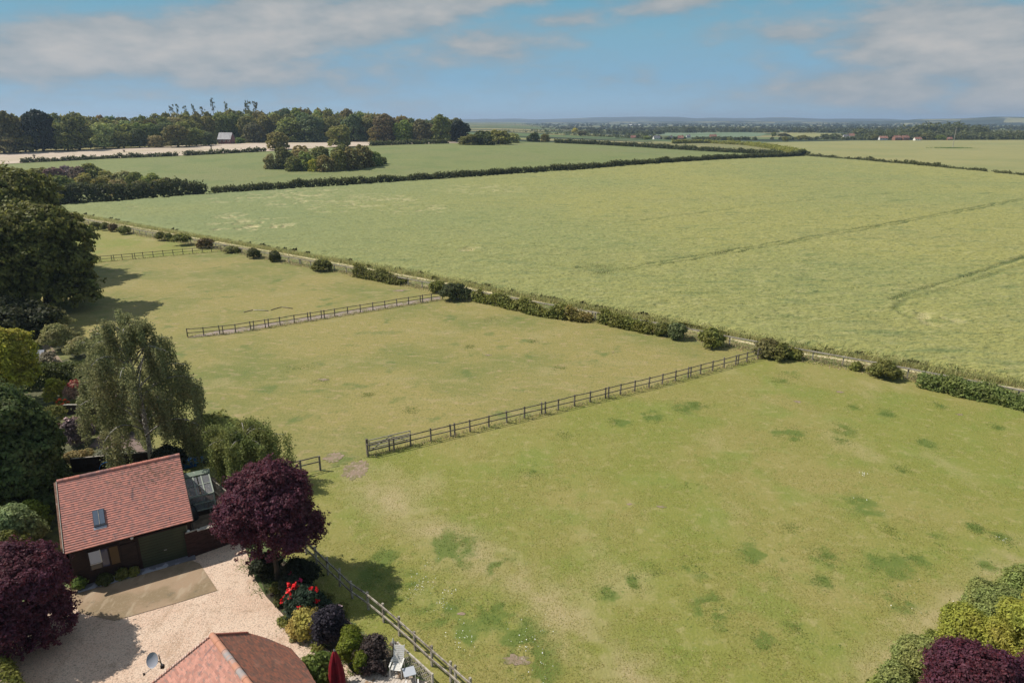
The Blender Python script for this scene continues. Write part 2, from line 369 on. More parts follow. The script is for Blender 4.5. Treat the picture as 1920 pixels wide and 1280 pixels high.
# palette (base colours)
def lf(c): return (c[0]*2.25, c[1]*1.95, c[2]*1.45)
C_DARK = (.045, .060, .020); C_OAK = (.078, .096, .028); C_MID = (.095, .120, .032); C_OLIVE = (.125, .125, .040); C_YEL = (.25, .27, .03)
C_GREY = (.145, .165, .080); C_PALE = (.17, .195, .10); C_BRN = (.135, .105, .045); C_BLUE = (.062, .092, .044); C_PURP = (.085, .022, .032)
C_DARK, C_OAK, C_MID, C_OLIVE, C_YEL, C_GREY, C_PALE, C_BRN, C_BLUE = [lf(c) for c in (C_DARK, C_OAK, C_MID, C_OLIVE, C_YEL, C_GREY, C_PALE, C_BRN, C_BLUE)]
C_DARK = (.10, .112, .03); C_BRN = (.165, .155, .058); C_YEL = (.42, .42, .04); C_PURP = (.125, .040, .060)
C_LIME = (.26, .31, .015); C_BRIGHT = (.14, .20, .032)
# ------------------------------------------------------------------ ground and fields
G_TAN = surf('paddock_grass_dry', (.27, .232, .078), [
    dict(c=(.15, .175, .045), s=.055, lo=.42, hi=.66, d=5, a=.8), dict(c=(.30, .26, .11), s=.18, lo=.5, hi=.72, d=6, a=.7, st=(1, 1.6, 1), rot=.5),
    dict(c=(.115, .155, .04), s=.28, lo=.57, hi=.70, d=6, a=.8), dict(c=(.37, .28, .15), s=.75, lo=.5, hi=.74, d=6, a=.7, st=(1, 1.7, 1), rot=.4), dict(c=(.13, .16, .045), s=1.3, lo=.54, hi=.74, d=5, a=.6, st=(1, 1.7, 1), rot=.4),
    dict(c=(.11, .13, .035), s=3.2, lo=.5, hi=.75, d=5, a=.65), dict(c=(.34, .25, .16), s=.24, lo=.70, hi=.76, d=3, a=.7)], bump=(5, .9, .08))
G_GREEN = surf('paddock_grass_green', (.205, .215, .046), [
    dict(c=(.27, .232, .078), s=.07, lo=.40, hi=.62, d=6, a=.8), dict(c=(.18, .215, .042), s=.2, lo=.48, hi=.66, d=7, a=.75, rot=.5), dict(c=(.35, .30, .14), s=.13, lo=.54, hi=.68, d=7, a=.6, st=(1, .6, 1), rot=-.7),
    dict(c=(.34, .295, .13), s=1.3, lo=.5, hi=.74, d=6, a=.6), dict(c=(.14, .18, .035), s=1.9, lo=.52, hi=.74, d=6, a=.6), dict(c=(.42, .37, .19), s=5, lo=.55, hi=.8, d=4, a=.5), dict(c=(.13, .15, .035), s=6, lo=.52, hi=.74, d=5, a=.6)], bump=(7, .8, .06), attrs=[('worn', (.36, .30, .155)), ('lush', (.108, .152, .028), 1.1)])
G_FAR = surf('far_grassland', (.13, .16, .055), [dict(c=(.26, .23, .10), s=.0045, kind='vor', cell=1, lo=.45, hi=.47), dict(c=(.09, .14, .05), s=.006, kind='vor', cell=1, lo=.68, hi=.7, a=.8),
    dict(c=(.022, .035, .015), s=.0038, lo=.5, hi=.56, d=6, st=(.45, 1.6, 1)), dict(c=(.03, .045, .018), s=.0105, lo=.58, hi=.62, d=6, st=(.4, 1.5, 1))])
r_ = np.concatenate([[.1], np.geomspace(4, 900, 260), np.geomspace(960, 15000, 60)])
a_ = np.radians(np.concatenate([np.arange(-180, -70, 6), np.arange(-70, 70.1, 1), np.arange(76, 181, 6)])); a_[-1] = math.pi
R, A = np.meshgrid(r_, a_, indexing='ij'); X = R*np.sin(A); Y = R*np.cos(A)
tag(grid_mesh('ground', X, Y, T(X, Y), np.ones((len(r_)-1, len(a_)-1), bool), G_FAR), kind='structure')
def XY(l): return [P(*q) for q in l]
F4 = XY([(120, 411), (280, 444), (430, 471), (549, 495), (646, 511), (769, 536), (1000, 580), (1302, 635), (1397, 654), (1515, 675), (1615, 694), (1715, 712), (1925, 755), (2150, 803)])
F3 = XY([(690, 858), (830, 822), (1000, 782), (1230, 725), (1440, 668)])
F2 = XY([(352, 633), (430, 626), (620, 595), (760, 573), (830, 562)])
F1 = XY([(150, 497), (183, 492), (330, 479), (432, 470)])
F5 = XY([(520, 985), (603, 1066), (664, 1126), (698, 1149), (732, 1178), (767, 1209), (804, 1244), (849, 1284), (960, 1382)])
# paddocks
NEARP = [F3[0], F3[-1]]+F4[9:]+[P(2400, 900, 0), P(2400, 1500, 0), P(840, 1400, 0)]+[P(*q, 0) for q in [(800, 1280), (742, 1222), (680, 1188), (640, 1148), (600, 1108), (560, 1073), (515, 1030), (470, 1000), (470, 940)]]+[P(560, 890, 0), P(640, 872, 0)]
pl = [(1620, 950, 44), (1430, 1048, 56), (1660, 1055, 55), (1720, 1045, 34), (1310, 1062, 34), (1335, 1145, 52), (1675, 1120, 44), (1550, 1045, 36), (1000, 885, 34), (845, 1030, 60), (940, 1065, 34), (720, 1045, 34), (1480, 815, 40), (1580, 806, 28), (1575, 826, 20),
      (1150, 790, 26), (830, 1130, 70), (930, 1150, 50), (980, 1200, 60), (870, 1190, 50), (1140, 1115, 30), (1760, 1020, 36), (1880, 1012, 26), (1060, 815, 20), (1230, 1075, 28), (1480, 990, 20), (1300, 910, 20), (1500, 1180, 34), (1560, 1190, 36), (1430, 1200, 30), (1190, 1090, 22),
      (700, 1080, 40), (760, 1100, 45), (1830, 990, 20), (1670, 995, 22), (1690, 880, 20), (1660, 775, 22), (1740, 832, 22), (1280, 765, 26), (1170, 792, 20), (1600, 765, 14), (1000, 1250, 70), (1310, 760, 30), (1480, 700, 30), (1460, 715, 22), (1760, 760, 16), (1870, 800, 18), (1220, 780, 30), (1850, 1060, 20), (1540, 1090, 24)]
a_ = np.radians(np.arange(-40, 56, .25)); r_ = np.geomspace(17, 100, 360)
R, A = np.meshgrid(r_, a_, indexing='ij'); X = R*np.sin(A); Y = R*np.cos(A); lu = np.zeros_like(X); ln_ = .45*vnoise(X, Y, .5)+.33*vnoise(X, Y, 1.3)+.22*vnoise(X, Y, 2.3)
for u, v, r in pl:
    p = P(u, v, 0); a = sz(p, r); d = np.hypot((X-p.x)/a, (Y-p.y)/(a*1.25)); lu = np.maximum(lu, np.clip((1.25-d)*1.1, 0, 1)*np.clip((ln_-.40)*5.5, 0, 1))
wk = segdist(X, Y, [P(650, 880, 0), P(760, 960, 0), P(960, 1080, 0), P(1160, 1240, 0), P(1300, 1400, 0)]); wr = np.clip(1-wk/2.6, 0, 1)*np.clip((ln_-.25)*2, 0, 1)
wk2 = segdist(X, Y, [P(1920, 1020, 0), P(1800, 1120, 0), P(1640, 1240, 0), P(1560, 1330, 0)]); wr = np.maximum(wr, np.clip(1-wk2/1.6, 0, 1)*.8*np.clip((ln_-.2)*2, 0, 1))
mk = inpoly(X, Y, NEARP); tag(grid_mesh('paddock', X, Y, X*0+.016, mk[:-1, :-1] & mk[1:, 1:], G_GREEN, dict(lush=lu, worn=wr)), kind='structure')
field('paddock', [F2[0], F2[-1]]+F4[5:9]+[F3[-1], F3[0], P(640, 872, 0), P(560, 890, 0), P(300, 905, 0), P(250, 760, 0), P(180, 690, 0), P(60, 650, 0), P(150, 640, 0)], G_TAN, .012, 0)
field('paddock', [F1[0], F1[-1]]+F4[3:6]+[F2[-1], F2[0], P(150, 640, 0), P(-100, 640, 0), P(-120, 500, 0)], G_TAN, .008, 0)
field('paddock', [P(-100, 412, 0), F4[0], F4[1], F1[-1], F1[0], P(-120, 500, 0)], G_GREEN, .012, 0)
# far fields
def FP(l): return [P(*q) for q in l]
G_MEADOW = surf('green_meadow', (.185, .21, .075), [dict(c=(.20, .205, .085), s=.012, lo=.45, hi=.65, d=5, a=.6), dict(c=(.13, .175, .055), s=.05, lo=.5, hi=.65, d=5, a=.5), dict(c=(.24, .23, .08), s=.03, lo=.66, hi=.74, st=(.4, 2, 1), a=.6),
    dict(c=(.09, .13, .045), s=.6, lo=.5, hi=.7, d=5, a=.5)], bump=(1.5, 1, .3))
G_STUB = surf('pale_stubble', (.50, .41, .33), [dict(c=(.36, .31, .19), s=.03, lo=.45, hi=.65, d=5, a=.6), dict(c=(.6, .5, .42), s=.1, lo=.5, hi=.7, st=(.3, 2, 1), a=.6)])
G_WHEAT = surf('ripening_field', (.275, .262, .105), [dict(c=(.21, .225, .085), s=.012, lo=.42, hi=.65, d=6, a=.7), dict(c=(.33, .29, .12), s=.06, lo=.5, hi=.7, d=5, a=.6, st=(.5, 2, 1)), dict(c=(.16, .18, .06), s=.5, lo=.5, hi=.75, d=5, a=.4, st=(.5, 2, 1))], bump=(1.2, 1, .3))
G_MARG = surf('field_margin_grass', (.24, .21, .09), [dict(c=(.13, .16, .05), s=.3, lo=.42, hi=.6, d=5), dict(c=(.42, .36, .2), s=1.2, lo=.55, hi=.7, d=4)], bump=(4, 1, .12))
field('green_meadow', FP([(-60, 345), (-60, 312), (40, 307), (200, 298), (335, 293), (500, 285), (690, 274), (850, 269.5), (960, 267.5), (1040, 268), (1200, 276), (1330, 284), (1465, 290), (1300, 303), (1100, 318), (830, 336), (600, 350), (395, 364), (120, 385)]), G_MEADOW, .10, 7)
field('stubble_field', FP([(-60, 312), (-60, 290), (100, 285), (250, 279), (500, 268), (640, 266), (690, 266), (850, 266), (870, 268), (690, 273.5), (500, 284.5), (335, 292.5), (200, 297.5), (40, 306.5)]), G_STUB, .12, 7)
field('ripening_field', [P(q[0], q[1], 0) for q in [(1512, 292), (1490, 287), (1450, 280), (1400, 272), (1440, 267.5), (1600, 264), (1920, 262.5), (2100, 262), (2300, 375), (1920, 331), (1700, 309), (1600, 300)]], G_WHEAT, .14, 0)
field('pale_strip_field', [P(q[0], q[1], 0) for q in [(1200, 274), (1230, 269.5), (1330, 269.5), (1400, 273), (1450, 280.5), (1490, 287.5), (1450, 287), (1330, 282)]], G_MARG, .20, 0)
for nm, mt, pts in [('valley_field', surf('grey_green_field', (.16, .21, .13), [dict(c=(.12, .17, .09), s=.01, lo=.4, hi=.6)]), [(1228, 254), (1240, 249), (1400, 248.2), (1440, 250), (1425, 256), (1330, 260)]),
                    ('valley_field', G_MARG, [(1066, 262), (1075, 255), (1130, 254.5), (1145, 258), (1120, 262)]),
                    ('valley_field', G_WHEAT, [(1462, 252), (1490, 249.5), (1560, 250), (1600, 253), (1570, 257), (1490, 257)]),
                    ('valley_field', G_WHEAT, [(1595, 251.5), (1610, 248), (1660, 248.5), (1650, 252)]),
                    ('valley_field', G_MARG, [(930, 262.5), (1000, 258), (1060, 258), (1060, 263)]),
                    ('valley_field', G_MEADOW, [(1500, 262.5), (1520, 259), (1660, 259), (1660, 262)])]:
    field(nm, [P(q[0], q[1], 0) for q in pts], mt, .22, 0)
# margin of grass between the boundary fence and the crop
CROP = XY([(-150, 372), (-80, 395), (130, 402), (420, 453), (620, 488), (800, 520), (1000, 560), (1300, 616), (1480, 652), (1640, 678), (1920, 724), (2300, 800)])
field('field_margin', [F4[0]]+F4[1:]+[Vector((p.x, p.y, 0))*1.03 for p in [CROP[-1]]+CROP[::-1][1:-2]]+[P(-80, 404, 0)], G_MARG, .020, 0)

cl_ = [Vector((p.x, p.y, 0)) for p in CROP[2:]]; fl_ = [p*.986 for p in cl_]; f2_ = [p*.977 for p in cl_]
field('bare_strip', fl_+f2_[::-1], surf('bleached_grass_strip', (.58, .50, .30), [dict(c=(.30, .29, .12), s=.5, lo=.42, hi=.6, d=5), dict(c=(.68, .62, .42), s=2, lo=.5, hi=.7)], bump=(4, 1, .1)), .045, 0)
# crop field: a standing crop 0.8 m tall with tramlines pressed into it
G_CROP = surf('standing_crop', (.305, .295, .095), [
    dict(c=(.235, .26, .095), s=.010, lo=.42, hi=.62, d=6, a=.7), dict(c=(.285, .275, .10), s=.028, lo=.48, hi=.7, d=6, a=.6, st=(.5, 1.6, 1), rot=.25),
    dict(c=(.11, .16, .06), s=.35, lo=.50, hi=.72, d=6, a=.6, st=(.4, 1.7, 1), rot=.25), dict(c=(.38, .36, .16), s=.8, lo=.5, hi=.72, d=5, a=.75, st=(.5, 1.8, 1), rot=.25),
    dict(c=(.09, .125, .045), s=2.2, lo=.47, hi=.72, d=5, a=.75, st=(.5, 1.4, 1))], bump=(2.2, 1., .35, (.5, 1.5, 1)), attrs=[('cool', (.195, .235, .10)), ('tram', (.075, .115, .035)), ('straw', (.50, .44, .24))])
far = [P(q[0], q[1]) for q in [(2300, 376), (1920, 333), (1845, 325), (1700, 311), (1600, 302), (1512, 295), (1470, 297.5), (1300, 306), (1100, 321), (830, 340), (600, 355), (395, 368), (130, 390)]]
cpoly = CROP[1:]+far
a_ = np.radians(np.arange(-43, 44, .11)); r_ = np.geomspace(62, 640, 760)
R, A = np.meshgrid(r_, a_, indexing='ij'); X = R*np.sin(A); Y = R*np.cos(A)
Xj = X+(vnoise(X, Y, .7)-.5)*1.6; Yj = Y+(vnoise(X+50, Y, .7)-.5)*1.6
mask = inpoly(Xj, Yj, cpoly)
Z = T(X, Y)+.62+.28*vnoise(X*.5, Y*1.6, 1.3)+.22*vnoise(X*.6, Y*1.5, .35)+.12*np.random.RandomState(2).rand(*X.shape)
trams = [([(2000, 362), (1920, 378), (1700, 421), (1500, 458), (1300, 492), (1180, 513), (1090, 511)], .6), ([(2000, 470), (1920, 490), (1830, 522), (1740, 548), (1672, 571)], .6),
         ([(2000, 486), (1920, 505), (1850, 528), (1760, 556), (1700, 572), (1676, 590), (1700, 606), (1790, 622), (1920, 646), (2050, 668)], .32),
         ([(1700, 365), (1560, 376), (1420, 391), (1200, 420), (1000, 440)], .3), ([(1090, 511), (1000, 503), (900, 486), (700, 455)], .25), ([(1180, 520), (1400, 565), (1600, 585)], .2)]
tr = np.zeros_like(X)
for ti, (l, k) in enumerate(trams):
    d = segdist(X, Y, XY(l))+(vnoise(X, Y, .25)-.5)*.9; t = np.clip(1.2-np.abs(d-(.85 if ti == 0 else 0))*(2.0 if ti == 0 else 1.7), 0, 1)*k*1.25*(.35+.9*vnoise(X, Y, .12)); tr = np.maximum(tr, t)
tr = np.clip(tr, 0, 1)
st = np.zeros_like(X)
for u, v, ru, rv, k in [(1125, 511, 34, 4, 0)]: 
    p = P(u, v); d = np.hypot((X-p.x)/sz(p, ru), (Y-p.y)/8); tr = np.maximum(tr, np.clip(1.3-d, 0, 1)*.55*vnoise(X, Y, .4))
for u, v, ru, k in [(880, 476, 20, 1.), (470, 428, 80, .7), (520, 433, 30, .8), (430, 411, 30, .7), (247, 392, 16, .9), (640, 395, 60, .55), (560, 385, 60, .5), (780, 398, 60, .5), (700, 380, 90, .5), (430, 380, 50, .5), (560, 368, 90, .55), (1760, 613, 40, .55), (1720, 600, 20, .5), (900, 360, 80, .35)]:
    p = P(u, v); r0 = sz(p, ru); d = np.hypot((X-p.x)/r0, (Y-p.y)/(r0*1.2))
    n = vnoise(X, Y, .35)*.55+vnoise(X, Y, .9)*.45; st = np.maximum(st, np.clip(1.15-d, 0, 1)**.5*np.clip((n-.53)*7, 0, 1)*min(k*1.3, 1))
Z -= .55*tr+.45*st
# edge skirt: drop the outermost vertices to the ground
md = segdist(X, Y, CROP); Z = T(X, Y)+(Z-T(X, Y))*np.clip(md/1.3, 0, 1)**.6
cm_ = mask[:-1, :-1] & mask[1:, 1:]
tag(grid_mesh('crop_field', X, Y, Z, cm_, G_CROP, dict(tram=np.clip(tr, 0, 1), straw=np.clip(st, 0, 1), cool=np.clip((25-X)/110, 0, .8)*np.clip(.45+.9*vnoise(X, Y, .03), 0, 1))), 'wide pale green standing crop field crossed by dark tramlines', 'crop', kind='stuff')

# ragged stalks along the edge of the crop
rng = np.random.RandomState(11)
def along(pts, n, rng, wd):
    L = [math.dist(a[:2], b[:2]) for a, b in zip(pts[:-1], pts[1:])]; tot = np.cumsum([0]+L)
    s = rng.rand(n)*tot[-1]; k = np.clip(np.searchsorted(tot, s)-1, 0, len(L)-1); t = (s-tot[k])/np.array(L)[k]
    a = np.array([[p[0], p[1]] for p in pts]); d = unit(a[k+1]-a[k]); nrm = np.stack([-d[:, 1], d[:, 0]], 1)
    return a[k]+(a[k+1]-a[k])*t[:, None]+nrm*rng.normal(0, wd, n)[:, None]
def blades(name, xy, h, wd, rng, m, z0=0., lean=.35, sz_=None):
    n = len(xy); a = rng.rand(n)*2*np.pi; hh = h*rng.uniform(.5, 1.2, n); ww = wd*rng.uniform(.6, 1.3, n)
    z = T(xy[:, 0], xy[:, 1])+z0; b = np.stack([xy[:, 0], xy[:, 1], z], 1); sx = np.stack([np.cos(a)*ww, np.sin(a)*ww, 0*a], 1)
    tip = b+np.stack([rng.normal(0, lean, n)*hh, rng.normal(0, lean, n)*hh, hh], 1)
    return fast_mesh(name, np.stack([b-sx, b+sx, tip], 1).reshape(-1, 3), 3, m)
CROPB = leafmat('crop_stalk', False, (.46, .48, .19), .5, (.5, 1.4), tip=(.3, (.55, .5, .25)))
xy = along(CROP[2:], 34000, rng, .40)
xy = xy[np.hypot(xy[:, 0], xy[:, 1]) < 330]
tag(blades('crop_stalks', xy, .7, .05, rng, CROPB), 'loose stalks along the near edge of the standing crop', 'crop stalks', kind='stuff')
rc = 85000*1; aa = np.radians(rng.uniform(-15, 38, rc)); rr = rng.uniform(66, 150, rc); xy = np.stack([rr*np.sin(aa), rr*np.cos(aa)], 1)
xy = xy[inpoly(xy[:, 0], xy[:, 1], CROP[1:]+far)]
tag(blades('crop_ears', xy, .35, .07, rng, CROPB, .62, .6), 'pale ears standing proud of the nearer crop', 'crop ears', kind='stuff')
GRB = leafmat('margin_grass_blade', False, (.50, .42, .23), .5, (.5, 1.4), tip=(.35, (.26, .32, .10)))
mid = [(Vector(a)*.5+Vector(b)*.5) for a, b in zip(XY([(130, 405), (420, 462), (620, 499), (800, 531), (1000, 571), (1300, 626), (1480, 663), (1640, 690), (1920, 738)]), XY([(130, 405), (420, 459), (620, 495), (800, 526), (1000, 567), (1300, 621), (1480, 657), (1640, 684), (1920, 730)]))]
tag(blades('margin_grass', along(mid, 16000, rng, 1.3), .22, .06, rng, GRB, 0, .9), 'long dry grass along the boundary fence', 'grass', kind='stuff')
tag(blades('fence_grass', along(F4, 20000, rng, .6), .28, .06, rng, GRB, 0, .8), 'rough buff grass at the foot of the boundary fence', 'grass', kind='stuff')
for F, k in ((F3, 2200), (F2, 1600), (F1, 800)):
    tag(blades('fence_grass', along(F, k, rng, .22), .25, .035, rng, GRB), 'thin tussocks at the foot of a paddock fence', 'grass', kind='stuff')
# short turf and lush patches in the near paddock
TURF = leafmat('turf_blade', False, (.37, .38, .09), .5, (.6, 1.4), tip=(.3, (.6, .5, .22)))
LUSH = leafmat('lush_blade', False, (.16, .25, .055), .5, (.6, 1.4))
aa = np.radians(rng.uniform(-24, 42, 330000)); rr = 20+(rng.rand(330000)**1.3)*52; xy = np.stack([rr*np.sin(aa), rr*np.cos(aa)], 1)
near = [F3[0], F3[-1]]+F4[9:]+[P(2400, 900, 0), P(2400, 1500, 0), P(1000, 1390, 0)]+F5[::-1][1:]+[P(600, 890, 0), P(660, 875, 0)]
xy = xy[inpoly(xy[:, 0], xy[:, 1], NEARP)]; xy = xy[vnoise(xy[:, 0], xy[:, 1], .45)+.4*vnoise(xy[:, 0], xy[:, 1], 1.7) > .55]
tag(blades('grass', xy, .075, .022, rng, TURF, 0, .7), 'short turf of the nearest paddock', 'grass', kind='stuff')
pl = pl+[(560, 690, 30), (600, 715, 18), (920, 600, 30), (770, 770, 20), (690, 740, 15), (880, 650, 12), (1050, 690, 14), (1000, 640, 12)]
pc = []
for u, v, r in pl:
    p = P(u, v, 0); a = sz(p, r); n = int(260+a*a*110)
    q = rng.normal(size=(n, 2))*[a*.5, a*.62]; q = q[vnoise(q[:, 0]+u, q[:, 1]+v, .9)+.5*vnoise(q[:, 0]+u, q[:, 1]+v, 2.6) > .62]
    pc.append(q+[p.x, p.y])
tag(blades('lush_grass', np.concatenate(pc), .07, .03, rng, LUSH, 0, 1.1), 'darker lush grass patches in the paddocks', 'grass', kind='stuff')
DAISY = surf('clover_white', (.8, .8, .76))
q = []
for u, v, r, n in [(790, 1100, 28, 60), (830, 1128, 24, 40), (990, 1195, 40, 40), (1618, 891, 6, 22), (1625, 945, 24, 10), (870, 1195, 30, 40), (1880, 1015, 10, 10), (1000, 1260, 70, 26), (800, 1060, 30, 16), (1700, 1120, 60, 12)]:
    p = P(u, v, 0); a = sz(p, r); q.append(rng.normal(size=(n, 2))*[a*.5, a*.8]+[p.x, p.y])
q = np.concatenate(q); C = np.stack([q[:, 0], q[:, 1], .13+0*q[:, 0]], 1)
tag(fast_mesh('clover_flowers', leafquads(C, np.tile([0, 0, 1.], (len(C), 1)), .024, rng, 1., .5), 4, DAISY), 'tiny white clover flowers scattered through the grass', 'flowers', kind='stuff')
# bare worn soil
G_WORN = surf('worn_earth', (.27, .20, .15), [dict(c=(.19, .17, .08), s=1.2, lo=.42, hi=.6, d=5), dict(c=(.36, .27, .22), s=3, lo=.5, hi=.7)], bump=(6, .8, .05))
def patchm(name, u, v, r, asp=.6, m=None, off=.03, n=22, amp=.35):
    p = P(u, v, 0); a = sz(p, r); rr = random.Random(u*7+v)
    q = [(t, 1+amp*rr.uniform(-1, 1)) for t in [2*math.pi*k/n for k in range(n)]]; field(name, [Vector((p.x+a*math.cos(t)*f, p.y+a*asp*math.sin(t)*f, 0)) for t, f in q], m or G_WORN, off, 0)
patchm('worn_earth', 668, 880, 24, 1.4, None, .03, 40, .22)
patchm('worn_earth', 625, 858, 18, 1.0, None, .036, 40, .22)
for q_ in [(915, 666, 6), (1150, 661, 3), (607, 712, 10), (968, 1237, 22), (1180, 945, 5), (865, 1150, 7), (1240, 950, 8), (1575, 735, 7), (1800, 777, 7), (1495, 753, 8), (750, 545, 12)]: patchm('worn_earth', *q_)
field('worn_track', [P(q[0], q[1], 0) for q in [(372, 627), (430, 617), (520, 603), (620, 588), (720, 573), (826, 556), (826, 562), (720, 579), (620, 595.5), (520, 611), (430, 626), (352, 634)]], surf('trodden_soil', (.30, .24, .21), [dict(c=(.2, .18, .09), s=1, lo=.45, hi=.6)]), .03, 0)

# ------------------------------------------------------------------ distant hills
def hills(name, r0, r1, prof, m, a0, a1, seed, ampl):
    aa = np.radians(np.linspace(a0, a1, 260)); tt = np.linspace(0, 1, 26)
    Tt, A = np.meshgrid(tt, aa, indexing='ij'); R = r0+(r1-r0)*Tt; X = R*np.sin(A); Y = R*np.cos(A)
    h = np.interp(np.degrees(A), [q[0] for q in prof], [q[1] for q in prof])
    Z = h*np.sin(np.pi*np.clip(Tt*.9+.0, 0, 1))**.8+ampl*(vnoise(X, Y, 1/350)-.5)*np.sin(np.pi*Tt)-2
    tag(grid_mesh(name, X, Y, Z, np.ones((25, 259), bool), m), kind='structure')
def azu(u, v=226): d = ray(u, v); return math.degrees(math.atan2(d[0], d[1]))
G_HILL = surf('hill_country', (.028, .04, .03), [dict(c=(.13, .14, .08), s=.0042, kind='vor', cell=1, lo=.86, hi=.88), dict(c=(.022, .03, .02), s=.004, lo=.46, hi=.56, d=6, st=(.5, 1.2, 1))])
G_HILL2 = surf('hill_farmland', (.035, .05, .035), [dict(c=(.24, .23, .12), s=.006, kind='vor', cell=1, lo=.66, hi=.68), dict(c=(.02, .03, .018), s=.006, lo=.5, hi=.56, d=6, st=(.5, 1.2, 1))])
hills('hills', 7600, 10500, [(azu(u), (226-v)/1413*9000+25) for u, v in [(600, 230), (860, 225), (920, 224.5), (1060, 222), (1120, 220.5), (1180, 219), (1275, 219.5), (1300, 222), (1380, 223), (1440, 221.5), (1500, 222), (1600, 224), (1800, 227), (2000, 228)]], G_HILL, azu(600), azu(2050), 1, 26)
hills('hills', 4600, 6200, [(azu(u), (226-v)/1413*5400+25) for u, v in [(800, 233), (1000, 230.5), (1300, 227), (1400, 226.5), (1560, 228.5), (1690, 226), (1720, 223), (1780, 222.5), (1800, 222.5), (1860, 220.5), (1920, 221), (2100, 220)]], G_HILL2, azu(780), azu(2120), 2, 12)
# ------------------------------------------------------------------ far trees, hedges, woods (shared meshes, every tree its own object)
TR = {}
def template(kind, i):
    key = (kind, i)
    if key in TR: return TR[key]
    rng = np.random.RandomState(hash(kind) % 1000 if False else sum(map(ord, kind))*7+i*13)
    if kind == 'round': L = lobes_auto(rng, 10, 9.6, 11, .3, (.15, .25), sub=5, skirt=6); a = (1300, 6, .45, .36)
    elif kind == 'tall': L = lobes_auto(rng, 9, 9.8, 13, .2, (.16, .26), sub=5, skirt=6); a = (1300, 6, .45, .36)
    elif kind == 'bush': L = lobes_auto(rng, 10, 10, 11, -.6, (.15, .27), sub=5, skirt=5); a = (900, 6, .5, .42)
    elif kind == 'small': L = lobes_auto(rng, 10, 10, 9, -.4, (.16, .28)); a = (240, 6, .8, .75)
    elif kind == 'conifer':
        L = np.array([(rng.normal(0, .2), rng.normal(0, .2), 1+8.6*t, 4.6*(1-t)**.8+.4, 4.6*(1-t)**.8+.4, .9) for t in np.linspace(0, 1, 9)]); a = (600, 6, .5, .4)
    elif kind == 'scrag':
        L = np.array([(rng.normal(0, 1.5), rng.normal(0, 1.5), 7.2+2.6*t, rng.uniform(1., 2.6), rng.uniform(1., 2.6), rng.uniform(.12, .26)) for t in np.linspace(0, 1, 9)]); a = (90, 5, .35, .30)
    C, Nn = crown_pts(rng, L, a[0], a[1], a[2], zmin=-.5, deep=.8, rough=.14); ok = C[:, 2] > .05
    o = fast_mesh('crown', leafquads(C[ok], Nn[ok], a[3], rng, .65, .6), 4, LEAF); cme = o.data; bpy.data.objects.remove(o)
    mb = trunk_mb(rng, 9 if kind == 'scrag' else 6.5, .32 if kind != 'scrag' else .5, 2.5 if kind != 'scrag' else 1.6, 5)
    o = mb.build('trunk', BARK); tme = o.data; bpy.data.objects.remove(o)
    TR[key] = (cme, tme); return TR[key]
RN = random.Random(7)
def far_tree(kind, p, wd, ht, col, label, cat='tree', group=None, name=None, var=None, rz=None):
    i = RN.randrange(4) if var is None else var
    cme, tme = template(kind, i); r = RN.uniform
    name = name or ('tree' if kind not in ('bush', 'small') else 'bush')
    col = tuple(c*r(1.05, 1.4) for c in col)
    if kind == 'small' or (kind == 'bush' and ht < 3.5):
        o = link(name, cme, LEAF); o.location = (p[0], p[1], Tz(p[0], p[1])); o.scale = (wd/10, wd/10, ht/10); o.rotation_euler = (0, 0, r(0, 6.3))
        oc(o, col); return tag(o, label, cat, group)
    t = thing(name, label, cat, (p[0], p[1], Tz(p[0], p[1])), r(0, 6.3), group, (wd/10, wd/10, ht/10))
    oc(link('crown' if name == 'tree' else 'foliage', cme, LEAF, t), col); link('trunk' if name == 'tree' else 'stem', tme, BARK, t); return t
def by_px(kind, u, vb, vt, wpx, col, label, **k):
    p = P(u, vb) if 'z' not in k else P(u, vb, k.pop('z')); h = max(ztop(p, vt)-p.z, .4)
    return far_tree(kind, p, sz(p, wpx), h, col, label, **k)
ORD = 'first second third fourth fifth sixth seventh eighth ninth tenth eleventh twelfth thirteenth fourteenth fifteenth sixteenth seventeenth eighteenth nineteenth twentieth'.split()
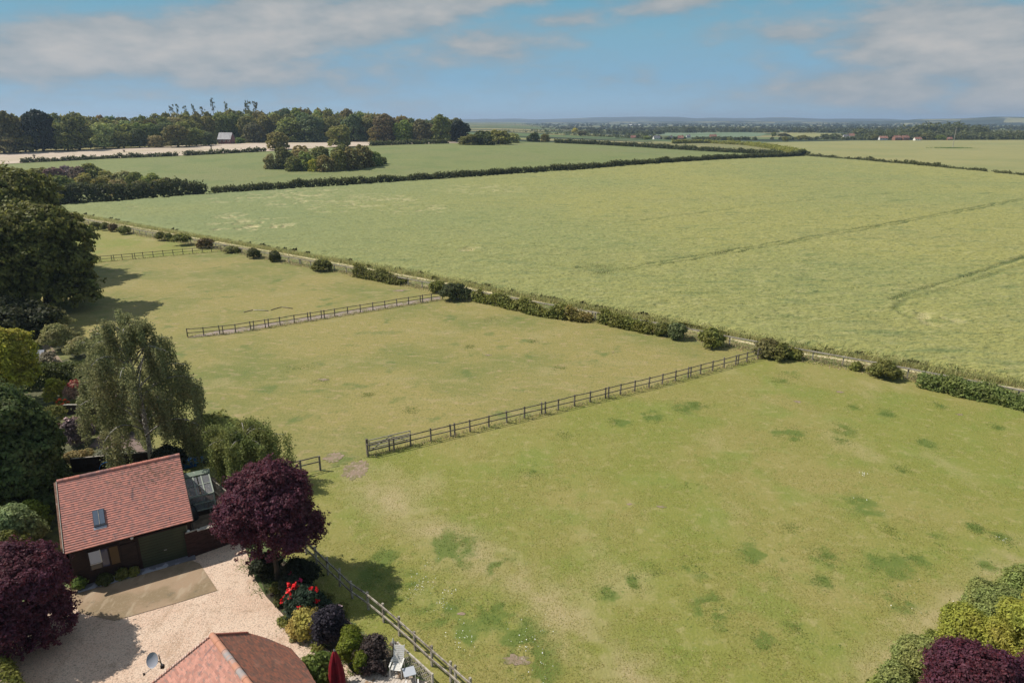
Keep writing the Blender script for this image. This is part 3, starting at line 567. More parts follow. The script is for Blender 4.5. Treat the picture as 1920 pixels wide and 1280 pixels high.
# front of the wood, left to right
for kind, u, vb, vt, wd, c, lab in [
    ('tall', 22, 287, 208, 62, C_DARK, 'tall dark broadleaf tree in the first stand at the left edge of the wood'),
    ('round', 8, 288, 240, 52, C_GREY, 'low grey-green tree at the extreme left end of the wood edge'),
    ('tall', 82, 284, 205, 64, (.022, .036, .017), 'darkest and broadest tall tree near the left end of the far wood'),
    ('round', 48, 286, 250, 42, C_OAK, 'small mid-green tree tucked between the dark trees at the wood left end'),
    ('tall', 150, 282, 210, 54, C_OAK, 'tall tree with ragged split top right of the darkest wood tree'),
    ('round', 128, 283, 240, 46, C_MID, 'rounded tree low in front of the ragged split top tree'),
    ('round', 196, 279, 229, 50, C_PALE, 'pale silvery green rounded tree standing out in front of the wood'),
    ('round', 233, 278, 243, 36, C_OAK, 'dull green tree immediately right of the pale silvery tree'),
    ('round', 262, 277, 240, 34, C_DARK, 'dark tree with narrow crown beside a bright sapling at the wood edge'),
    ('round', 294, 277, 253, 32, C_GREY, 'small blue-grey tree low at the wood edge above the pale stubble'),
    ('round', 334, 276, 233, 52, C_OAK, 'spreading olive oak whose crown nearly touches the stubble field'),
    ('round', 369, 274, 238, 36, C_MID, 'mid-green rounded tree third to the left of the white-roofed barn'),
    ('tall', 391, 273, 247, 34, C_BLUE, 'low bluish tree directly left of the white-roofed barn'),
    ('tall', 440, 263, 214, 54, C_OLIVE, 'large olive tree rising right behind the white-roofed barn'),
    ('bush', 450, 269, 257, 22, C_BRIGHT, 'low bright green bush at the right-hand end of the white-roofed barn'),
    ('tall', 478, 268, 230, 42, C_BRN, 'brown-tinged tree behind the lone round oak on the stubble'),
    ('tall', 545, 267, 220, 54, C_MID, 'broad fresh green tree of the wood right above the lone round oak'),
    ('tall', 588, 267, 216, 52, C_BLUE, 'blue-green tall tree between the two lone oaks in the wood edge'),
    ('tall', 664, 266, 214, 48, C_BLUE, 'deep blue-green tree right of the second lone oak'),
    ('tall', 722, 267, 213, 50, C_BRN, 'russet-brown tree at the left end of the projecting wood corner'),
    ('round', 710, 267, 236, 40, C_OAK, 'low green tree in front of the russet-brown tree'),
    ('tall', 757, 267, 224, 46, C_MID, 'fresh green tree in the middle of the projecting wood corner'),
    ('tall', 793, 267, 222, 44, C_BRN, 'brownish tree with broken crown in the projecting wood corner'),
    ('tall', 827, 267, 214, 42, C_OAK, 'highest rounded tree of the projecting wood corner'),
    ('round', 862, 266, 224, 42, (.02, .03, .014), 'almost black round tree closing the right end of the wood'),
    ('round', 521, 281, 246, 42, C_OLIVE, 'lone round olive-brown oak standing on the stubble field edge'),
    ('round', 637, 276, 231, 46, C_OLIVE, 'second lone oak behind the copse, taller and darker than the first'),
    ('small', 180, 279, 265, 9, C_BRIGHT, 'small bright sapling furthest left along the front of the wood'),
    ('small', 195, 279, 262, 9, C_BRIGHT, 'bright sapling below the pale silvery tree'),
    ('small', 241, 278, 262, 11, C_BRIGHT, 'light green sapling at the wood edge, tallest of the three right ones'),
    ('small', 221, 279, 266, 10, C_MID, 'dull green sapling left of the tallest sapling'),
    ('small', 258, 277, 266, 12, C_OLIVE, 'broad olive sapling below the dark narrow crown')]:
    by_px(kind, u, vb, vt, wd, c, lab, group='trees along the front of the far wood')
# depth of the wood
def skyl(u): return np.interp(u, [-80, 0, 60, 85, 130, 160, 200, 240, 290, 330, 420, 480, 560, 600, 640, 700, 740, 790, 830, 870, 900], [208, 208, 209, 202, 212, 208, 209, 213, 209, 206, 201, 198, 193, 194, 200, 205, 211, 218, 212, 221, 234])
pal = [C_OAK, C_OAK, C_OAK, C_MID, C_OLIVE, C_MID, C_BLUE, C_GREY]
for row, (dy, dv, stp) in enumerate(((18, 17, 27), (45, 9, 24), (80, 3, 21))):
    u = -70+row*9
    while u < 868:
        b = P(u, np.interp(u, [0, 300, 500, 900], [284, 275, 267, 266]))
        q = b*(1+dy/b.length); q.z = Tz(q.x, q.y)
        vt = skyl(u)+dv+RN.uniform(-1, 6)
        conif = False
        if row == 0 and 385 < u < 452: u += stp; continue
        far_tree('conifer' if conif and RN.random() < .6 else RN.choice(['round', 'tall']), q, sz(q, stp*RN.uniform(1.3, 1.9)), max(ztop(q, vt)-q.z, 6), RN.choice(pal),
                 'broadleaf tree deep in the far wood, only its crown showing', group='trees in the depth of the far wood')
        u += stp*RN.uniform(.75, 1.15)
for j, (u, vt, wd) in enumerate([(330, 197, 8), (341, 196, 6), (355, 199, 7), (371, 196, 9), (387, 201, 9), (407, 184, 9), (431, 192, 7), (467, 189, 14), (485, 191, 12)]):
    by_px('scrag', u, 262, vt, wd*1.3, C_DARK, f'{ORD[j]} scraggy pine from the left poking above the wood skyline against the sky', group='scraggy pines above the wood', name='pine_tree')
for j, (u, vb, vt, wd) in enumerate([(880, 272, 250, 40), (905, 272, 243, 44), (935, 271, 241, 46), (960, 268, 248, 30), (870, 271, 256, 24), (1000, 266, 247, 26), (1022, 266, 250, 18)]):
    by_px('bush', u, vb, vt, wd, [C_OAK, C_DARK, C_MID, C_GREY][j % 4], f'{ORD[j]} thorn tree in the scrubby clump beyond the green meadow corner', group='clump beyond the meadow')
# copse in the green meadow
for j, (u, vb, vt, wd, c) in enumerate([(507, 317, 286, 26, C_GREY), (533, 312, 273, 36, C_OAK), (552, 321, 291, 32, C_OAK), (575, 320, 281, 36, C_MID), (565, 305, 270, 40, C_GREY), (600, 306, 272, 42, C_OAK), (611, 322, 288, 34, C_OLIVE),
        (637, 320, 278, 36, C_MID), (640, 303, 268, 40, C_OAK), (662, 318, 273, 42, C_OAK), (683, 314, 268, 42, C_OAK), (704, 311, 282, 30, C_MID), (716, 308, 292, 20, C_OAK), (525, 318, 295, 22, C_DARK), (590, 322, 296, 24, C_YEL)]):
    by_px('bush', u, vb, vt, wd, c, f'{ORD[j]} tree of the dense copse standing in the green meadow', group='copse in the meadow')
# scrub left of the crop field
for j, (u, vb, vt, wd, c) in enumerate([(75, 345, 312, 50, C_OAK), (105, 345, 311, 40, (.20, .15, .10)), (130, 340, 308, 34, (.22, .16, .17)), (150, 345, 309, 36, (.22, .18, .12)), (175, 342, 303, 44, C_OAK), (115, 365, 326, 52, C_OAK),
        (160, 360, 322, 40, C_OLIVE), (205, 350, 317, 40, C_OLIVE), (195, 362, 330, 40, C_MID), (235, 350, 318, 36, C_GREY), (255, 352, 320, 36, C_OAK), (285, 354, 322, 40, C_MID), (225, 368, 334, 40, C_GREY), (312, 356, 331, 26, C_OAK), (372, 367, 347, 24, C_OAK), (300, 362, 335, 40, C_OLIVE), (265, 366, 336, 34, C_OAK)]):
    by_px('bush', u, vb, vt, wd, c, f'{ORD[j]} {"purple-brown" if 0 < j < 4 else "green"} thorn bush of the scrub behind the thick dark hedge', group='scrub behind the thick hedge')

def hedge(pts, h, wd, label, col, leaf=.4, dens=5., seed=1, gaps=(), lump=.35, name='hedge', cat='hedge', m=LEAF, minleaf=None, top=.15):
    rng = np.random.RandomState(seed); pts = [Vector(p) for p in pts]
    L = sum(math.dist(a[:2], b[:2]) for a, b in zip(pts[:-1], pts[1:])); n = int(L*dens*(h+wd))
    c = along([(p.x, p.y) for p in pts], n, rng, 1e-6)
    e = rng.rand(n)*np.pi; hh = h*(1-lump+lump*1.4*vnoise(c[:, 0], c[:, 1], 1/max(h*1.1, .8)))
    a = np.array([(pts[-1]-pts[0]).x, (pts[-1]-pts[0]).y]); a = a/np.linalg.norm(a); nr = np.array([-a[1], a[0]])
    sgn = np.cos(e); zz = np.sin(e)**.6; rr = 1-np.abs(rng.normal(0, top, n))
    xy = c+nr*(np.sign(sgn)*np.abs(sgn)**.6*wd/2*rr*(.8+.4*vnoise(c[:, 0]+9, c[:, 1], .5)))[:, None]; z = T(xy[:, 0], xy[:, 1])+np.maximum(hh*zz*rr*np.where(rng.rand(n) < .25, rng.rand(n), 1), .05)
    C = np.stack([xy[:, 0], xy[:, 1], z], 1); Nn = np.concatenate([nr[None]*sgn[:, None], zz[:, None]], 1)
    K = 6; C = np.repeat(C, K, 0)+rng.normal(0, leaf*.9, (n*K, 3)); C[:, 2] = np.maximum(C[:, 2], T(C[:, 0], C[:, 1])+.03); Nn = np.repeat(Nn, K, 0)
    ok = np.ones(len(C), bool)
    for g in gaps:
        gp = P(*g[:2]); ok &= np.hypot(C[:, 0]-gp.x, C[:, 1]-gp.y) > g[2]
    o = fast_mesh(name, leafquads(C[ok], Nn[ok], leaf, rng, .65, .7), 4, m); oc(o, col)
    return tag(o, label, cat)
hedge(XY([(398, 364), (500, 357.5), (600, 351), (720, 344), (830, 337), (960, 328), (1100, 319), (1300, 304), (1400, 298.5), (1505, 292.5)]), 3.1, 3.0, 'long dark field hedge dividing the green meadow from the crop', (.105, .12, .035), .36, 3.2, 3)
hedge(XY([(1512, 293.5), (1600, 301), (1700, 310), (1780, 318), (1848, 325)]), 2.5, 2.2, 'gappy hedge running right from the field corner bush', (.125, .14, .04), .36, 3.0, 4, [(1810, 320, 2.5), (1770, 316, 2)], lump=.8)
hedge(XY([(1863, 326.5), (1895, 329.5)]), 2.0, 2.2, 'short detached length of hedge right of the gap in the far hedge', (.125, .14, .04), .3, 4, 5, lump=.6)
hedge(XY([(1903, 330), (2050, 345)]), 2.0, 2.2, 'last piece of far hedge leaving the picture at the right edge', (.125, .14, .04), .3, 4, 6, lump=.6)
hedge(XY([(1040, 268.5), (1120, 272), (1200, 276.5), (1330, 284.5), (1470, 291)]), 3.2, 3.5, 'upper dark hedge along the top of the green meadow', (.11, .13, .04), .55, 1.7, 7)
hedge(XY([(1262, 270), (1330, 268.8), (1400, 273), (1450, 280), (1490, 287.5), (1506, 290)]), 3.8, 4, 'yellow-green hedge curving along the pale strip field', (.30, .32, .05), .55, 1.7, 8)
hedge(XY([(40, 306), (120, 302.5), (200, 298), (335, 293)]), 2.0, 2.0, 'low hedge below the stubble field, left-hand length', (.11, .125, .045), .45, 2.2, 9, lump=.6)
hedge(XY([(345, 292.5), (420, 288.5), (500, 284.5)]), 2.2, 2.2, 'low hedge below the stubble field, right-hand length', (.11, .125, .045), .45, 2.2, 10, lump=.6)
hedge(XY([(694, 274), (760, 271.5), (838, 269.5)]), 2.8, 3, 'short hedge beneath the projecting wood corner', (.13, .15, .05), .5, 2, 12)
hedge(XY([(90, 388), (130, 381), (200, 377), (260, 374), (320, 371), (384, 367.5)]), 5.5, 5.5, 'thick dark overgrown hedge along the left end of the crop', (.085, .10, .03), .42, 2.6, 13)
by_px('bush', 1500, 292.5, 279, 34, C_DARK, 'single dark bush on the corner where the field hedges meet', name='bush')

# ------------------------------------------------------------------ woods and hedgerows of the valley
def mass(name, rows, label, col, seed, leaf=1.5, n=70, name_='woodland'):
    """rows: (u0, u1, v_base, v_top, n_trees)"""
    rng = np.random.RandomState(seed); out_ = []
    for u0, u1, vb, vt, k in rows:
        for u in rng.uniform(u0, u1, k):
            p = P(u, vb+rng.uniform(-.4, .4), 0); hp = (vb-vt)*rng.uniform(.65, 1.12); h = hp/1413*p.length; w_ = h*rng.uniform(1.1, 2.2)
            d = unit(rng.normal(size=(n, 3))); d[:, 2] = np.abs(d[:, 2])*1.; r = rng.uniform(.7, 1, (n, 1))
            C = d*r*[w_/2, w_/2, h*.98]+[p.x, p.y, 0]; out_.append(leafquads(C, d+[0, 0, .4], max(leaf, h*.11), rng, .7, .6))
    o = fast_mesh(name_, np.concatenate(out_), 4, LEAF); oc(o, col); return tag(o, label, 'woodland', kind='stuff')
mass('w', [(1620, 1930, 262, 250, 90), (1640, 1930, 259.5, 246, 60), (1690, 1850, 257, 237, 60), (1600, 1700, 256.5, 242, 34), (1730, 1800, 255, 232, 22), (1840, 1990, 256.5, 244, 30)], 'wooded rise behind the red-roofed houses', (.12, .14, .05), 21, 1.3, 90)
mass('w', [(1235, 1310, 249, 236, 26), (1090, 1240, 252, 243, 50), (1300, 1420, 248, 239, 50), (1420, 1620, 248.5, 241, 50)], 'tree belts beyond the grey-green valley field', (.10, .12, .05), 22, 1.6, 70)
mass('w', [(960, 1240, 261, 249, 60), (880, 1100, 257, 243, 40), (1150, 1420, 262.5, 256, 60)], 'trees around the distant village in the valley', (.12, .145, .05), 23, 1.3, 80)
mass('w', [(1420, 1620, 262, 256.5, 36), (1540, 1640, 258, 251, 20), (880, 1060, 252, 242, 34), (1600, 1700, 251, 243, 24), (1900, 2050, 262, 252, 30)], 'scattered trees between the pale valley fields', (.12, .145, .05), 24, 1.4, 70)
mass('w', [(870, 2050, 243, 238.5, 300), (870, 2050, 240.5, 236.5, 320), (880, 1300, 246, 240, 110), (1300, 1640, 245.5, 241, 90)], 'far tree belts merging in the haze', (.085, .10, .05), 25, 3.0, 30)
mass('w', [(860, 2100, 236.8, 233.8, 330), (860, 2100, 234.3, 231.5, 330)], 'furthest band of woods below the blue hills', (.08, .10, .05), 26, 5, 22)
for j, (u, vb, vt, wd, c) in enumerate([(1291, 250.5, 239, 17, C_DARK), (1517, 251, 240, 11, C_DARK), (1078, 257, 245, 12, C_YEL), (1091, 264, 253, 20, C_DARK), (1470, 258, 249, 24, C_DARK), (1505, 262.5, 253, 22, C_OAK), (1472, 266, 255, 14, C_OAK), (1213, 266, 257, 14, C_MID), (1450, 258, 247, 10, C_OAK), (1368, 266, 257, 12, C_MID), (1735, 263, 250, 20, C_OAK), (1763, 263, 252, 18, C_MID), (1640, 263, 252, 14, C_OAK)]):
    by_px('small', u, vb, vt, wd, c, ['dark round tree alone on the grey-green valley field', 'dark tree near the long white sheds', 'yellow-green tree behind the small pale valley field', 'dark squat tree on the small pale valley field', 'broad dark tree left of the tan valley field',
          'rounded tree at the edge of the ripening field, left of the white house', 'dull green tree at the near end of the yellow-green hedge', 'mid-green tree right of the first red village roof', 'small tree at the left end of the long white sheds', 'green tree above the curving yellow-green hedge',
          'tree right of the two terraced red-roofed houses', 'pale tree beside the rightmost village roof', 'tree left of the salmon-roofed house'][j], name='tree', z=0)

# ------------------------------------------------------------------ far buildings
RT = surf('red_tile_far', (.32, .19, .15), [dict(c=(.2, .08, .06), s=.8, lo=.4, hi=.6)]); RW = surf('brick_far', (.32, .16, .11), [dict(c=(.24, .12, .09), s=1, lo=.4, hi=.6)])
WH = surf('white_render', (.75, .73, .70)); SL = surf('slate_far', (.16, .16, .18)); PALEROOF = surf('pale_metal_roof', (.30, .30, .33), [dict(c=(.22, .21, .24), s=.5, st=(1, .1, 1), lo=.4, hi=.6)], rough=.5)
DRK = surf('dark_opening', (.015, .015, .02), rough=.2)
def house(u, vb, wpx, hpx, rpx, wallm, roofm, label, cat='house', name='house', rz=0., chim=True, dfac=.6, z=0., nwin=4):
    p = P(u, vb, z) if z is not None else P(u, vb); W = sz(p, wpx); Hh = sz(p, hpx); R_ = sz(p, rpx); D = W*dfac
    t = thing(name, label, cat, (p.x, p.y, p.z), rz)
    mb = MB(); mb.box((0, D/2, Hh/2), (W, D, Hh)); mb.add([(-W/2, 0, Hh), (-W/2, D, Hh), (-W/2, D/2, Hh+R_*.96), (W/2, 0, Hh), (W/2, D, Hh), (W/2, D/2, Hh+R_*.96)], [(0, 1, 2), (3, 5, 4)]); mb.build('wall', wallm, t)
    e = .3; mb = MB()
    for s_ in (-1, 1):
        y0 = D/2-s_*(D/2+e); zz = Hh-e*R_/(D/2)
        mb.add([(-W/2-e, y0, zz+.02), (W/2+e, y0, zz+.02), (W/2+e, D/2, Hh+R_+.02), (-W/2-e, D/2, Hh+R_+.02), (-W/2-e, y0, zz+.2), (W/2+e, y0, zz+.2), (W/2+e, D/2, Hh+R_+.2), (-W/2-e, D/2, Hh+R_+.2)], [(0, 1, 2, 3), (4, 5, 6, 7), (0, 1, 5, 4), (0, 3, 7, 4), (1, 2, 6, 5)])
    rf = mb.build('roof', roofm, t)
    if chim: MB().box((W*.3, D/2, Hh+R_+.5), (.7, .7, 1.4)).build('chimney', RW, rf)
    for k in range(nwin):
        x = -W/2+W*(k+.5)/nwin; f = MB().box((x, -.03, Hh*.62), (W/nwin*.5, .06, Hh*.3)).build('window', WH, t); MB().box((x, -.07, Hh*.62), (W/nwin*.4, .03, Hh*.22)).build('pane', DRK, f)
    return t
house(421, 270.5, 25, 9, 11, surf('red_barn_wall', (.22, .10, .10), [dict(c=(.12, .05, .05), s=1, st=(1, 1, .1), lo=.45, hi=.55)]), PALEROOF, 'barn with pale metal roof and reddish walls at the wood edge', 'barn', 'barn', -.12, False, .7, None, 3)
for a in [(1187, 262.5, 9, 4, 4, RW, RT, 'small red-roofed house furthest left in the valley village'), (1232, 263, 12, 4, 4, WH, SL, 'slate-roofed white house in the middle of the valley village'), (1258, 262.5, 7, 4, 3, WH, SL, 'small pale house between the slate-roofed and red-roofed houses'),
          (1276, 264, 10, 5, 4, RW, RT, 'tall red house right of the small pale house'), (1338, 261, 12, 4, 4, RW, RT, 'salmon-red house standing alone right of the village'), (1291, 258.5, 7, 3, 2, WH, SL, 'tiny cream house above the tall red house'),
          (1587, 261, 10, 4, 4, WH, SL, 'left half of the white farmhouse group'), (1597, 259, 9, 4, 4, WH, RT, 'white farmhouse with brownish roof behind its twin'), (1657, 262.8, 14, 3.5, 3.5, WH, RT, 'long low house with bright salmon roof below the wooded rise'),
          (1684, 263.4, 13, 5, 3.5, RW, RT, 'left red-brick terraced house under the wooded rise'), (1699, 263.4, 13, 5, 3.5, RW, RT, 'right red-brick terraced house under the wooded rise'), (1722, 264, 12, 3, 3, WH, RT, 'cream bungalow with red roof at the field crest'),
          (1781, 263, 8, 2.5, 2.5, RW, RT, 'small red-roofed house just left of the tall thin pole')]:
    house(*a, dfac=.7, rz=RN.uniform(-.3, .3), nwin=3)
for u, vb, wd, h, r, lab in [(1412, 247.5, 17, 1.6, .8, 'left long white shed in the valley'), (1438, 247.6, 15, 1.6, .8, 'right long white shed in the valley'), (1192, 236.5, 24, 2.2, .8, 'large white warehouse far away under the blue hills'), (1538, 261, 26, 1.6, 1.2, 'long dark low barn at the edge of the ripening field')]:
    house(u, vb, wd, h, r, WH if 'white' in lab else DARKWOOD, WH if 'white' in lab else SL, lab, 'shed', 'shed', 0, False, .25, 0., 2)
# pole in the ripening field
p = P(1786, 278, 0); ph = ztop(p, 239)
t = thing('utility_pole', 'tall thin pole standing alone in the ripening field', 'pole', p)
MB().tube([(0, 0, -.2), (0, 0, ph)], [.28, .2], 8).build('pole', PALEWOOD, t); MB().box((0, 0, ph-.6), (2.6, .2, .25)).build('crossarm', WOOD, t)
tag(blades('weeds', np.random.RandomState(3).normal(size=(900, 2))*[9, 5]+[p.x, p.y], .9, .3, np.random.RandomState(4), LUSH), 'dark ring of weeds round the foot of the thin pole', 'weeds', kind='stuff')
# marker posts by the stubble
for u, vt, vb, lab in [(65, 290, 298, 'leftmost short dark tree guard on the pale stubble'), (233, 281, 286, 'middle short dark tree guard on the pale stubble'), (396, 273.5, 278.5, 'rightmost short dark tree guard near the barn')]:
    p = P(u, vb); h = ztop(p, vt)-p.z
    t = thing('tree_guard', lab, 'tree guard', p); MB().tube([(0, 0, -.1), (0, 0, h*.7)], .35, 8).build('guard', WOOD, t)
    o = link('foliage', template('small', 1)[0], LEAF, t); o.location = (0, 0, h*.6); o.scale = (.16, .16, h*.045); oc(o, C_DARK)
# ------------------------------------------------------------------ paddock fences
def fence(pts, n, label, m, h=1.15, rails=(1.05, .55), pairs=(), tilt=.02, pw=.11, seed=1, name='fence', rth=.035, rht=.085, plist=None):
    rr = random.Random(seed); pts = [Vector((p[0], p[1], 0)) for p in pts]; o0 = pts[0]
    t = thing(name, label, 'fence', (o0.x, o0.y, 0)); L = [0]
    for a, b in zip(pts[:-1], pts[1:]): L.append(L[-1]+(b-a).length)
    def at(s):
        for i in range(len(L)-1):
            if s <= L[i+1]+1e-6: return pts[i]+(pts[i+1]-pts[i])*((s-L[i])/(L[i+1]-L[i]))
        return pts[-1]
    me = MB().box((0, 0, h/2-.1), (pw, pw*.9, h+.2)).build('post', m); pm = me.data; bpy.data.objects.remove(me)
    ss = [L[-1]*k/(n-1) for k in range(n)]
    for k, s in enumerate(ss):
        for q in ([s, s+.38] if k in pairs and k < n-1 else [s]):
            p = at(q)-o0; a = link('post', pm, None, t); d = at(min(q+.5, L[-1]))-at(max(q-.5, 0))
            a.location = (p.x, p.y, rr.uniform(-.05, .03)); a.rotation_euler = (rr.gauss(0, tilt), rr.gauss(0, tilt), math.atan2(d.y, d.x))
    for z in rails:
        mb = MB(); off = [rr.gauss(0, .015) for _ in ss]
        for k in range(n-1):
            a = at(ss[k]-0)-o0; b = at(ss[k+1])-o0; d = (b-a).normalized(); nr = Vector((d.y, -d.x, 0))*(pw/2+rth/2)
            mb.bar(a+nr+Vector((0, 0, z+off[k]))-d*.03, b+nr+Vector((0, 0, z+off[k+1]))+d*.03*(k % 2), rth, rht)
        mb.build('rail', m, t)
    return t
WOODG = surf('grey_fence_timber', (.21, .18, .155), [dict(c=(.09, .075, .06), s=2, lo=.4, hi=.65), dict(c=(.24, .21, .17), s=14, lo=.55, hi=.75, a=.6)], rough=.9)
fence(F3, 27, 'post and rail fence running from the open gate across the middle of the paddocks', WOODG, pairs=(1, 4, 9, 13, 19, 23), seed=3)
fence(F2, 20, 'post and rail fence beside the trodden track between the two middle paddocks', WOODG, pairs=(2, 4, 5, 8, 9, 17), seed=4)
fence(F1, 16, 'distant post and rail fence starting under the big oaks', WOODG, pairs=(1, 3, 5), seed=5)
FENCEP = surf('silvery_fence_timber', (.40, .36, .31), [dict(c=(.25, .22, .18), s=2, lo=.4, hi=.65)], rough=.9)
fence(F4, 72, 'long silver-grey boundary fence with one top rail beside the crop', FENCEP, rails=(1.08,), pairs=(9, 17, 25, 33, 41, 48, 53, 56, 60), seed=6, rht=.13, rth=.10, pw=.13)
fence(F5, 17, 'near weathered fence running down past the flower border to the bottom of the picture', surf('pale_fence_timber', (.42, .38, .32), [dict(c=(.15, .125, .10), s=3, lo=.4, hi=.65), dict(c=(.36, .32, .27), s=18, lo=.5, hi=.7)], rough=.9), h=1.2, rails=(1.08, .52), pairs=(13,), seed=7, rht=.10, rth=.05)
fence(XY([(601, 883), (548, 897), (500, 910), (455, 922)]), 5, 'short fence end with a stout post emerging behind the purple plum tree', WOODG, h=1.25, rails=(1.15, .72), seed=8, pw=.13)
fence([P(196, 662, 0), P(216, 660, 0)], 3, 'scrap of low fence glimpsed behind the weeping birch top left', WOODG, seed=9)
fence(XY([(395, 962), (425, 948), (445, 940)]), 3, 'low rail in the corner behind the garage yard', WOODG, h=.9, rails=(.8,), seed=10)
# gate standing open against the fence
a = F3[0]; d = (F3[1]-F3[0]).normalized(); nr = Vector((-d.y, d.x, 0))
g = thing('field_gate', 'five-bar field gate folded open against the left end of the middle fence', 'gate', a+nr*.35+d*.25, math.atan2(d.y, d.x))
for z in (.3, .5, .72, .95, 1.2): MB().box((1.75, 0, z), (3.5, .045, .07)).build('bar', FENCEP, g)
for x in (.03, 3.47): MB().box((x, .004, .75), (.07, .06, 1.0)).build('stile', FENCEP, g)
MB().bar((.05, -.05, .3), (1.75, -.05, 1.18), .03, .06).build('brace', FENCEP, g); MB().bar((1.75, -.05, 1.18), (3.4, -.05, .3), .03, .06).build('brace', FENCEP, g)
MB().box((-.15, 0, .62), (.16, .16, 1.5)).build('gate_post', WOODG, g)
# jump poles lying in the upper paddock
for k, (q, lab) in enumerate([([(457, 587), (474, 583)], 'leftmost dark pole of the broken line lying on the grass'), ([(476, 583), (503, 584)], 'pale pole second in the line lying on the grass'), ([(508, 583), (528, 577.5)], 'dark pole third in the line lying on the grass'), ([(529, 577.5), (549, 579)], 'rightmost dark pole lying on the grass')]):
    p, r2 = P(*q[0]), P(*q[1]); tag(MB().tube([(p.x, p.y, .07), ((p.x+r2.x)/2, (p.y+r2.y)/2, .09), (r2.x, r2.y, .07)], .05, 8).build('pole', PALEWOOD if k == 1 else WOODG, None, True), lab, 'pole', 'poles lying in the paddock')
    mb = MB()
for u, v in ():
    p = P(u, v); tag(MB().box((p.x, p.y, .13), (.18, .5, .26), .5).build('pole_stand', WOODG), {457: 'low wooden stand under the left end of the pole line', 475: 'stand between the first and second pole', 505: 'stand between the second and third pole', 529: 'stand between the third and last pole', 549: 'stand under the right end of the pole line'}[u], 'stand', 'stands under the poles')

# ------------------------------------------------------------------ near bushes and trees
SEED = [100]
def bush(u, vb, vt, wpx, col, label, leaf=.12, cl=.28, k=8, nclump=600, nper=14, m=None, z=None, name='bush', cat='bush', group=None, flat=1., p=None, rough=.12, aspect=.6, hh=None, w_=None, deep=.72):
    SEED[0] += 1; rng = np.random.RandomState(SEED[0]); p = p or P(u, vb, z or 0); h = hh or max(ztop(p, vt)-p.z, .3); w_ = w_ or sz(p, wpx)
    L = lobes_auto(rng, w_, h*1.05, k, -.05*h, (.17, .28)); L[:, 5] *= flat
    o = crown(name, rng, L, nclump, nper, cl, leaf, m or LEAF, None, aspect, rough=rough, zmin=-.4, deep=deep); o.location = (p.x, p.y, p.z)
    return tag(oc(o, col), label, cat, group)
def blooms(par, n, size, col, seed=1, k=6, zr=(.35, .95), nm='flower'):
    """flower heads sitting on the foliage of a bush"""
    rr = np.random.RandomState(seed); co = np.array([v.co[:] for v in par.data.vertices]); c0 = co.mean(0); mt = surf(nm+'_petals_%d' % seed, col, rough=.6)
    d = unit(co-c0); sc_ = (np.linalg.norm(co-c0, axis=1))*(.6+.4*(d[:, 2] > .15)); cand = np.argsort(-sc_)[:len(sc_)//3]; cand = cand[co[cand, 2] > co[:, 2].max()*zr[0]]
    for i in rr.choice(cand, n, replace=False):
        q = co[i]+d[i]*size*.5; C = q+rr.normal(0, size*.35, (k*4, 3)); o = fast_mesh(nm, leafquads(C-q, np.tile(d[i]+[0, 0, .5], (k*4, 1)), size*.42, rr, .9, .7), 4, mt, par); o.location = q
HB = 'bushes along the boundary fence'
RUST = (.20, .15, .05)
for j, (u, vb, vt, wd, c) in enumerate([(180, 430, 416, 20, C_OAK), (197, 432, 418, 14, C_OAK), (213, 434, 420, 16, RUST), (235, 439, 423, 22, C_MID), (302, 451, 434, 19, C_OAK), (317, 452, 438, 12, C_MID), (341, 460, 438, 34, C_MID), (385, 465, 447, 34, RUST), (431, 474, 462, 20, C_GREY), (445, 474, 464, 10, C_OAK),
        (477, 484, 466, 24, C_DARK), (516, 490, 471, 22, C_DARK), (604, 508, 487, 38, C_OAK), (1240, 628, 606, 26, C_OAK), (1268, 635, 607, 36, C_BLUE), (1333, 649, 617, 50, C_MID), (1438, 668, 638, 56, (.20, .195, .06)), (1458, 672, 645, 44, C_OAK), (1490, 673, 655, 18, C_MID), (1604, 694, 682, 10, C_MID), (1658, 708, 680, 52, C_OAK), (820, 548, 526, 30, C_MID)]):
    bush(u, vb, vt, wd, c, f'{ORD[j] if j < 20 else ["twenty-first", "twenty-second"][j-20]} bush {"with rusty new growth " if c is RUST else ""}from the far left along the boundary fence' if j < 20 else ['bush alone just left of the long right-hand hedge', 'bright bush where the track fence meets the boundary'][j-20], .17, .35, 7, 260, 12, name='bush', group=HB)
bush(853, 561, 533, 62, (.085, .105, .035), 'broad dark bush at the far end of the track fence', .17, .35, 9, 500, 12)
for i, (pts, h, lab, c) in enumerate([([(668, 518), (700, 524), (735, 531), (758, 534)], 1.8, 'clipped-off hedge length between the lone bush and the track fence', C_OAK), ([(892, 563), (930, 571), (985, 584), (1030, 594), (1062, 599)], 1.9, 'longest bushy hedge length right of the track fence end', C_MID), ([(1062, 598), (1108, 603)], 1.6, 'olive hedge length just before the gap in the boundary hedge', C_OLIVE),
        ([(1128, 605), (1165, 613), (1200, 620), (1222, 624)], 2.0, 'hedge length with dark left end after the gap', C_MID)]):
    hedge(XY(pts), h, 1.9, lab, c, .16, 20, 40+i, lump=.75)
hedge(XY([(1722, 722), (1790, 738), (1860, 752), (1960, 776), (2100, 806)]), 1.55, 2.0, 'dense glossy hedge on the boundary at the right edge', (.21, .27, .07), .11, 44, 50, lump=.45)

